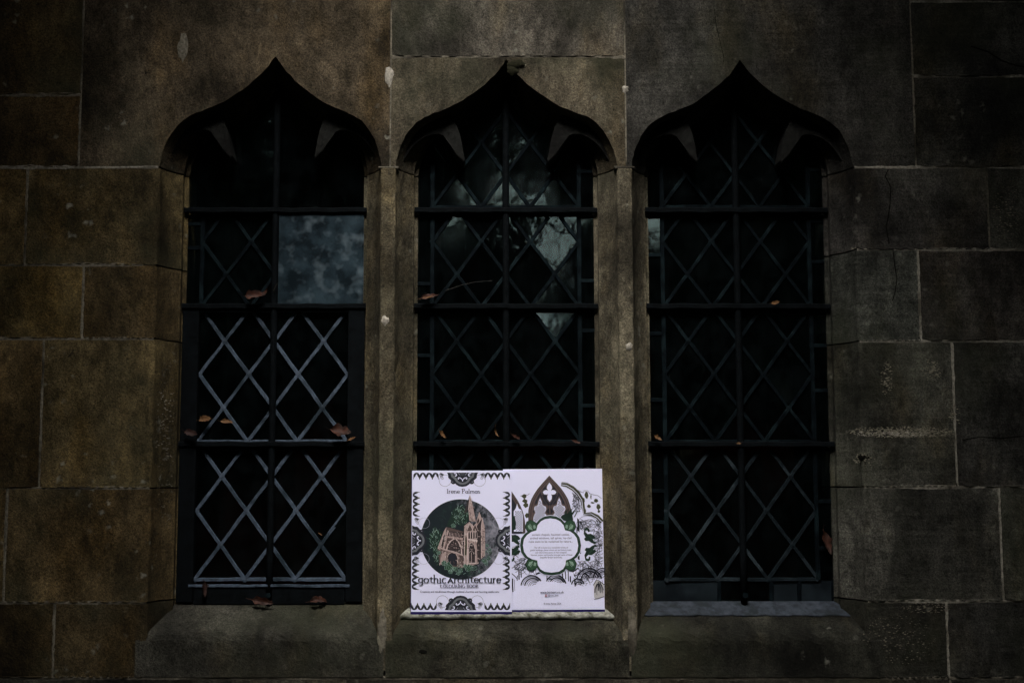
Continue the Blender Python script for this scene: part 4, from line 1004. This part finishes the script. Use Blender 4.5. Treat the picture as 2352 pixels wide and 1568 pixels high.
# sketch of vaults
def vault(cx, cy, r, m=7, a0=185, a1=330):
    for k in range(m):
        rr = r - k * 13 - r3.uniform(0, 4)
        if rr < 8: break
        pr.ring(*Y([(cx + k * 5, cy)])[0], rr, (12 if k in (0, 2) else 4.5), INK if k < 4 else DKGREY, 3, a0 + r3.uniform(-4, 8), a1 - 6 * k, ry=rr * 1.05, n=20)
vault(1250, 1240, 105); vault(1480, 1230, 100, 6, 200, 350); vault(1800, 1190, 120, 7, 190, 350); vault(1690, 1230, 60, 4, 190, 350); vault(1930, 1160, 90, 6, 180, 290)
for x0_, y0_, x1_, y1_, w_ in ((1130, 1080, 1130, 1170, 12), (1150, 1080, 1152, 1150, 10), (1115, 1130, 1112, 1180, 8), (1545, 1080, 1548, 1150, 11), (1570, 1080, 1575, 1170, 9), (1600, 1090, 1602, 1190, 9), (1620, 1140, 1622, 1200, 12), (1290, 1120, 1340, 1100, 16),
                               (1290, 1150, 1335, 1170, 12), (1395, 1110, 1395, 1170, 8), (1400, 1160, 1440, 1170, 10), (1060, 1060, 1150, 1000, 6), (1060, 1110, 1110, 1160, 8), (1068, 1160, 1070, 1290, 12), (1085, 1170, 1088, 1280, 4), (1680, 1060, 1760, 1110, 6), (1760, 1110, 1800, 1150, 14), (1660, 1180, 1665, 1240, 12), (1860, 1110, 1940, 1080, 4), (1640, 1100, 1700, 1060, 10)):
    pr.line(Y([(x0_, y0_), ((x0_ + x1_) / 2 + r3.uniform(-3, 3), (y0_ + y1_) / 2), (x1_, y1_)]), w_, INK, 3)
scribble(1090, 1300, 1000, 1130, 18, INK, 3.6); scribble(1650, 1930, 1080, 1240, 56, INK, 3.6)
hill = [(1058, 1300), (1130, 1270), (1220, 1240), (1330, 1212), (1400, 1195), (1440, 1190), (1520, 1205), (1640, 1240), (1730, 1275), (1800, 1310), (1842, 1335), (1842, 1375), (1940, 1350), (1942, 1450), (1058, 1455)]
pr.poly(Y(hill), PAPER, 4)
pr.poly(Y([(1843, 1345), (1843, 1230), (1870, 1180), (1900, 1190), (1940, 1220), (1940, 1340), (1860, 1362)]), TAN, 5)
for k in range(11): pr.line(Y([(1846 + 9 * k, 1355 - 4 * k + r3.uniform(-60, 0)), (1850 + 8.5 * k, 1270), (1872 + 3 * k, 1195 + r3.uniform(0, 20))]), r3.uniform(2, 7), INK, 6)
pr.line(Y([(1842, 1366), (1880, 1360), (1940, 1340)]), 6, INK, 6); pr.line(Y([(1838, 1230), (1870, 1175), (1900, 1190), (1942, 1225)]), 7, INK, 6)
pr.build('printed_vault_sketch', covB, 0)
# quatrefoil frame with blurb
QC = [(1300, 690), (1312, 640), (1345, 600), (1385, 580), (1436, 572), (1488, 580), (1530, 602), (1562, 640), (1575, 690), (1625, 702), (1662, 730), (1688, 770), (1700, 840), (1690, 900), (1662, 945), (1625, 970), (1580, 985),
      (1575, 1030), (1552, 1070), (1510, 1095), (1440, 1104), (1375, 1095), (1335, 1070), (1310, 1030), (1305, 985), (1255, 972), (1210, 945), (1180, 900), (1170, 835), (1180, 775), (1210, 735), (1250, 705)]
def grow(k): return [(1437 + (x - 1437) * k, 838 + (y - 838) * k) for x, y in QC]
pr.poly(Y(grow(1.125)), PAPER, 13); pr.poly(Y(grow(1.105)), DKGREEN, 14); pr.poly(Y(grow(1.07)), GREEN, 15); pr.poly(Y(grow(1.045)), DKGREEN, 16)
for sx, sy in ((-1, -1), (1, -1), (-1, 1), (1, 1)):
    cx_, cy_ = 1437 + sx * 178, 838 + sy * 192
    p = [(0, 60), (-46, 50), (-66, 10), (-50, -40), (-14, -58), (30, -40), (52, -8), (66, 24), (50, 60)]
    def M(q): return [(cx_ - sx * -a * 1.0 if sx > 0 else cx_ + a, cy_ + (b if sy < 0 else -b)) for a, b in [((-x) if sx > 0 else x, y) for x, y in q]]
    pr.poly(Y(M([(a * 1.06, b * 1.06) for a, b in p])), DKGREEN, 16); pr.poly(Y(M([(a * .92, b * .92) for a, b in p])), GREEN, 17)
    pr.poly(Y(M([(-30, 30), (-42, 0), (-20, -22), (2, 10), (6, 40)])), PALEGREEN, 18); pr.poly(Y(M([(16, 30), (10, -6), (30, -10), (38, 20)])), PALEGREEN, 18)
    pr.line(Y(M([(20, 50), (-6, 10), (-40, -30)])), 5, DKGREEN, 19)
pr.poly(Y(QC), PAPER, 20)
pr.build('printed_frame', covB, 0)
for t, a, b, base in (('ancient chapels, haunted castles,', 1258, 1618, 742), ('arched windows, tall spires, ivy-clad', 1240, 1636, 776), ('ruins soon to be reclaimed by nature...', 1226, 1648, 810)):
    pr.text(t, a + bx_, b + bx_, base + by_, TEXTGREY, 21, 30); pr.build('printed_line', covB, 0)
for t, a, b, base in (('The UK is home to a wonderful variety of', 1278, 1602, 867), ('gothic buildings, places where art and history meet,', 1240, 1636, 891), ('and where time seems to have stopped.', 1288, 1590, 915),
                      ('Venture, colour and breathe amongst some of these', 1242, 1642, 939), ('beautiful British landmarks.', 1334, 1546, 963)):
    pr.text(t, a + bx_, b + bx_, base + by_, TEXTGREY, 21, 23); pr.build('printed_line', covB, 0)
pr.text('www.btrixart.co.uk', 1330 + bx_, 1556 + bx_, 1305 + by_, TEXTINK, 21, 32); pr.build('printed_line', covB, 0); pr.text('@irene_btrix', 1404 + bx_, 1504 + bx_, 1333 + by_, TEXTGREY, 21, 24); pr.build('printed_line', covB, 0)
pr.text('\u00a9 Irene Palmas 2026', 1362 + bx_, 1528 + bx_, 1413 + by_, TEXTGREY, 21, 24); pr.build('printed_line', covB, 0)
pr.poly(Y([(1375, 1316), (1396, 1316), (1396, 1337), (1375, 1337)]), REDINK, 21); pr.ring(*Y([(1385.5, 1326.5)])[0], 5, 2.2, PAPER, 22)
pr.build('printed_icon', covB, 0)

def place(b, uv_bl, y_bottom, lean, roll):
    p = W(*uv_bl, y_bottom); b.location = (p.x, y_bottom, p.z); b.rotation_euler = (-lean, roll, 0); b.rotation_mode = 'XYZ'
place(bookA, (944, 1404), .0435, R(2.6), R(0.0))
place(bookB, (1158, 1400), .0515, R(2.4), R(-.35))

# ------------------------------------------------------------------ fallen leaves
def leaf(label, u, v, d, size, rot, curlv, mat, asp=.5, seed=0, yaw=0.0, group='fallen leaves caught on the window bars'):
    r = random.Random(seed); bm = bmesh.new(); N = 9; rows = []
    for k in range(N + 1):
        t = k / N; w = asp * .5 * math.sin(math.pi * t ** .8) ** .8 * r.uniform(.6, 1.25) if 0 < k < N else .01
        a = (t - .5) * curlv
        cx = math.sin(a) / curlv if abs(curlv) > .05 else t - .5; cz = (1 - math.cos(a)) / curlv if abs(curlv) > .05 else 0
        rows.append([bm.verts.new(Vector((cx, -(q * w) * .9, cz + abs(q) * w * r.uniform(.3, 1.1) + r.uniform(-.03, .03))) * size) for q in (-1, -.5, 0, .5, 1)])
    for vv in bm.verts: vv.co *= .88
    for a, b in zip(rows, rows[1:]):
        for j in range(4): bm.faces.new((a[j], b[j], b[j + 1], a[j + 1]))
    p0 = rows[0][2].co.copy(); dirv = (rows[0][2].co - rows[1][2].co).normalized()
    tube(bm, [p0, p0 + dirv * size * .12, p0 + dirv * size * .2 + Vector((0, 0, size * .06))], size * .012, 4)
    me = bpy.data.meshes.new('fallen_leaf'); bm.to_mesh(me); bm.free()
    for p in me.polygons: p.use_smooth = True
    o = link('fallen_leaf', me, mat, None, W(u, v, d)); o.rotation_mode = 'XYZ'
    o.rotation_euler = (R(62) + R(yaw), rot, r.uniform(-.3, .3))
    tag(o, label, 'leaf', group); return o
px = .00092
leaf('large russet leaf on the middle bar of the ochre-side window', 588, 681, .066, 56 * px, R(-4), .9, LEAF_RED, .62, 1)
leaf('upright curled tip of leaf beside the large russet leaf', 612, 672, .064, 30 * px, R(-62), 1.4, LEAF_RED, .34, 2)
leaf('broad yellow-tan leaf caught in the pale lattice', 473, 964, .078, 34 * px, R(-6), .7, LEAF_TAN, .75, 3)
leaf('narrow tan leaf caught in the pale lattice', 521, 969, .078, 34 * px, R(6), .6, LEAF_TAN, .4, 4)
leaf('dark brown leaf at the casement edge on the lowest bar', 440, 996, .066, 38 * px, R(12), 1.0, LEAF_DARK, .7, 5)
leaf('dark red leaf at the mullion end of the lowest bar', 783, 992, .066, 56 * px, R(8), .8, LEAF_RED, .6, 6)
leaf('small pale curled leaf scrap by the dark red leaf', 808, 1008, .064, 24 * px, R(-24), .8, LEAF_TAN, .4, 7)
leaf('dark leaf standing at the casement corner above the sill', 468, 1352, .07, 44 * px, R(84), .6, LEAF_DARK, .5, 8)
leaf('flat russet leaf lying on the sill beneath the stanchion', 604, 1381, .068, 62 * px, R(8), .5, LEAF_RED, .42, 9, 10)
leaf('arched orange-brown leaf on the sill near the mullion', 733, 1377, .068, 54 * px, R(2), -1.9, LEAF_RED, .42, 10)
leaf('tiny yellow leaf scrap in the lowest pale lattice', 735, 1226, .082, 14 * px, R(30), 1.2, LEAF_TAN, .3, 11)
leaf('russet leaf with tan edge above the books, on the middle bar', 988, 682, .064, 50 * px, R(-12), .5, LEAF_RED, .42, 12)
leaf('tan edge of leaf lying along the russet leaf above the books', 983, 684, .0625, 36 * px, R(-14), .6, LEAF_TAN, .22, 13)
leaf('folded tan leaf on the lowest bar near the casement lead', 1014, 998, .064, 28 * px, R(48), 1.3, LEAF_TAN, .5, 14)
leaf('thin curled leaf stalk like a hook by the stanchion', 1138, 993, .066, 36 * px, R(70), 2.6, LEAF_TAN, .16, 15)
leaf('small brown leaf right of the hooked stalk', 1184, 1004, .064, 28 * px, R(28), .9, LEAF_RED, .4, 16)
leaf('small brown leaf at the far end of the bar above the blurb book', 1324, 1015, .064, 26 * px, R(20), .8, LEAF_RED, .35, 17)
leaf('curled pale brown leaf on the middle bar of the grey-side window', 1782, 697, .066, 26 * px, R(-14), 1.8, LEAF_TAN, .5, 18)
leaf('small orange leaf at the mullion on the grey-side window', 1511, 1006, .064, 24 * px, R(30), .9, LEAF_TAN, .55, 19)
leaf('orange leaf speck on the lowest bar of the grey-side window', 1697, 1018, .064, 14 * px, R(0), .9, LEAF_TAN, .5, 20)
leaf('long red-brown leaf hanging in the jamb corner of the grey-side window', 1897, 1245, .08, 66 * px, R(74), .8, LEAF_RED, .42, 21)
bm = bmesh.new(); tube(bm, [W(1022, 668, .07), W(1060, 655, .068), W(1095, 647, .067), W(1132, 645, .068)], [.0006, .0006, .0005, .0004], 5)
tag(bm_obj('dry_stalk', bm, STRAW), 'thin dry straw stalk leaning across the panes above the books', 'stalk')
bm = bmesh.new(); tube(bm, [W(628, 668, .068), W(634, 655, .067), W(640, 648, .067)], [.0012, .0009, .0006], 5)
tag(bm_obj('dry_stalk', bm, STRAW), 'tiny straw scrap on the stanchion beside the clouded pane', 'stalk')

# ------------------------------------------------------------------ woodland facing the wall, seen only in the glass; leaf canopy and side leaves added to shade the wall
nr = np.random.default_rng(3)
def cards(n, lo, hi, size, keep):
    c = nr.uniform(lo, hi, (n, 3)); c = c[keep(c)]
    a = nr.normal(size=c.shape); a /= np.linalg.norm(a, axis=1, keepdims=True)
    t = nr.normal(size=c.shape); b = np.cross(a, t); b /= np.linalg.norm(b, axis=1, keepdims=True)
    s = nr.uniform(.5, 1.2, (len(c), 1)) * size
    return np.stack([c + a * s, c + b * s * .55, c - a * s, c - b * s * .55], 1).reshape(-1, 3)
TGT = np.array([.03, 0, 1.46]); SD = np.array(sun_dir)
def lump3(c, k, ph): return np.sin(c[:, 0] * k + ph) * np.sin(c[:, 1] * k * .9 + 2 * ph) * np.sin(c[:, 2] * k * 1.1 + .5 * ph)
def GAPR(c):  # leaves cut away so one centre pane mirrors a glint of sky
    """distance from a clearing between the trees"""
    d = np.array([.054, -1, .185]); d /= np.linalg.norm(d); v = c - np.array([.16, .09, 1.86]); al = v @ d
    return np.linalg.norm(v - al[:, None] * d, axis=1)
def keep_back(c):
    f = lump3(c, 1.1, 1.0) + .6 * lump3(c, 2.7, 2.2) + np.where(c[:, 2] < 3.0, 1.2, 0)
    return (f > nr.uniform(-1.4, .1, len(c)) - .25) & (nr.random(len(c)) < np.where((c[:, 2] > 3.0) & (c[:, 2] < 6.0) & (np.abs(c[:, 0] - .3) < 2.6), .9, 1)) & (GAPR(c) > .40)
def keep_shade_canopy(c):  # unseen canopy, its gap cut along the sun for a pool of light
    v = c - TGT; al = v @ SD; r = np.linalg.norm(v - al[:, None] * SD, axis=1)
    return (r > CAN_R * nr.uniform(.75, 1.3, len(c)))
CAN_R = .56
vs = np.concatenate([cards(90000, (-12, -14, 0), (12, -9, 10), .22, keep_back), cards(30000, (-5, -6.5, 3.35), (5, .5, 4.4), .13, keep_shade_canopy),
    cards(7000, (-9, -9, 0), (-6, 1, 7), .25, lambda c: c[:, 0] < 99), cards(7000, (6, -9, 0), (9, 1, 7), .25, lambda c: c[:, 0] < 99)])  # unseen side leaves added to cut the ambient light
me = bpy.data.meshes.new('woodland'); nq = len(vs) // 4
me.from_pydata(vs.tolist(), [], np.arange(nq * 4).reshape(-1, 4).tolist()); 
wd = link('woodland', me, [FOLIAGE]); tag(wd, 'leafy woodland facing the wall, dimly mirrored in the upper panes, and an unseen canopy added to shade the wall', 'woodland', kind='stuff')
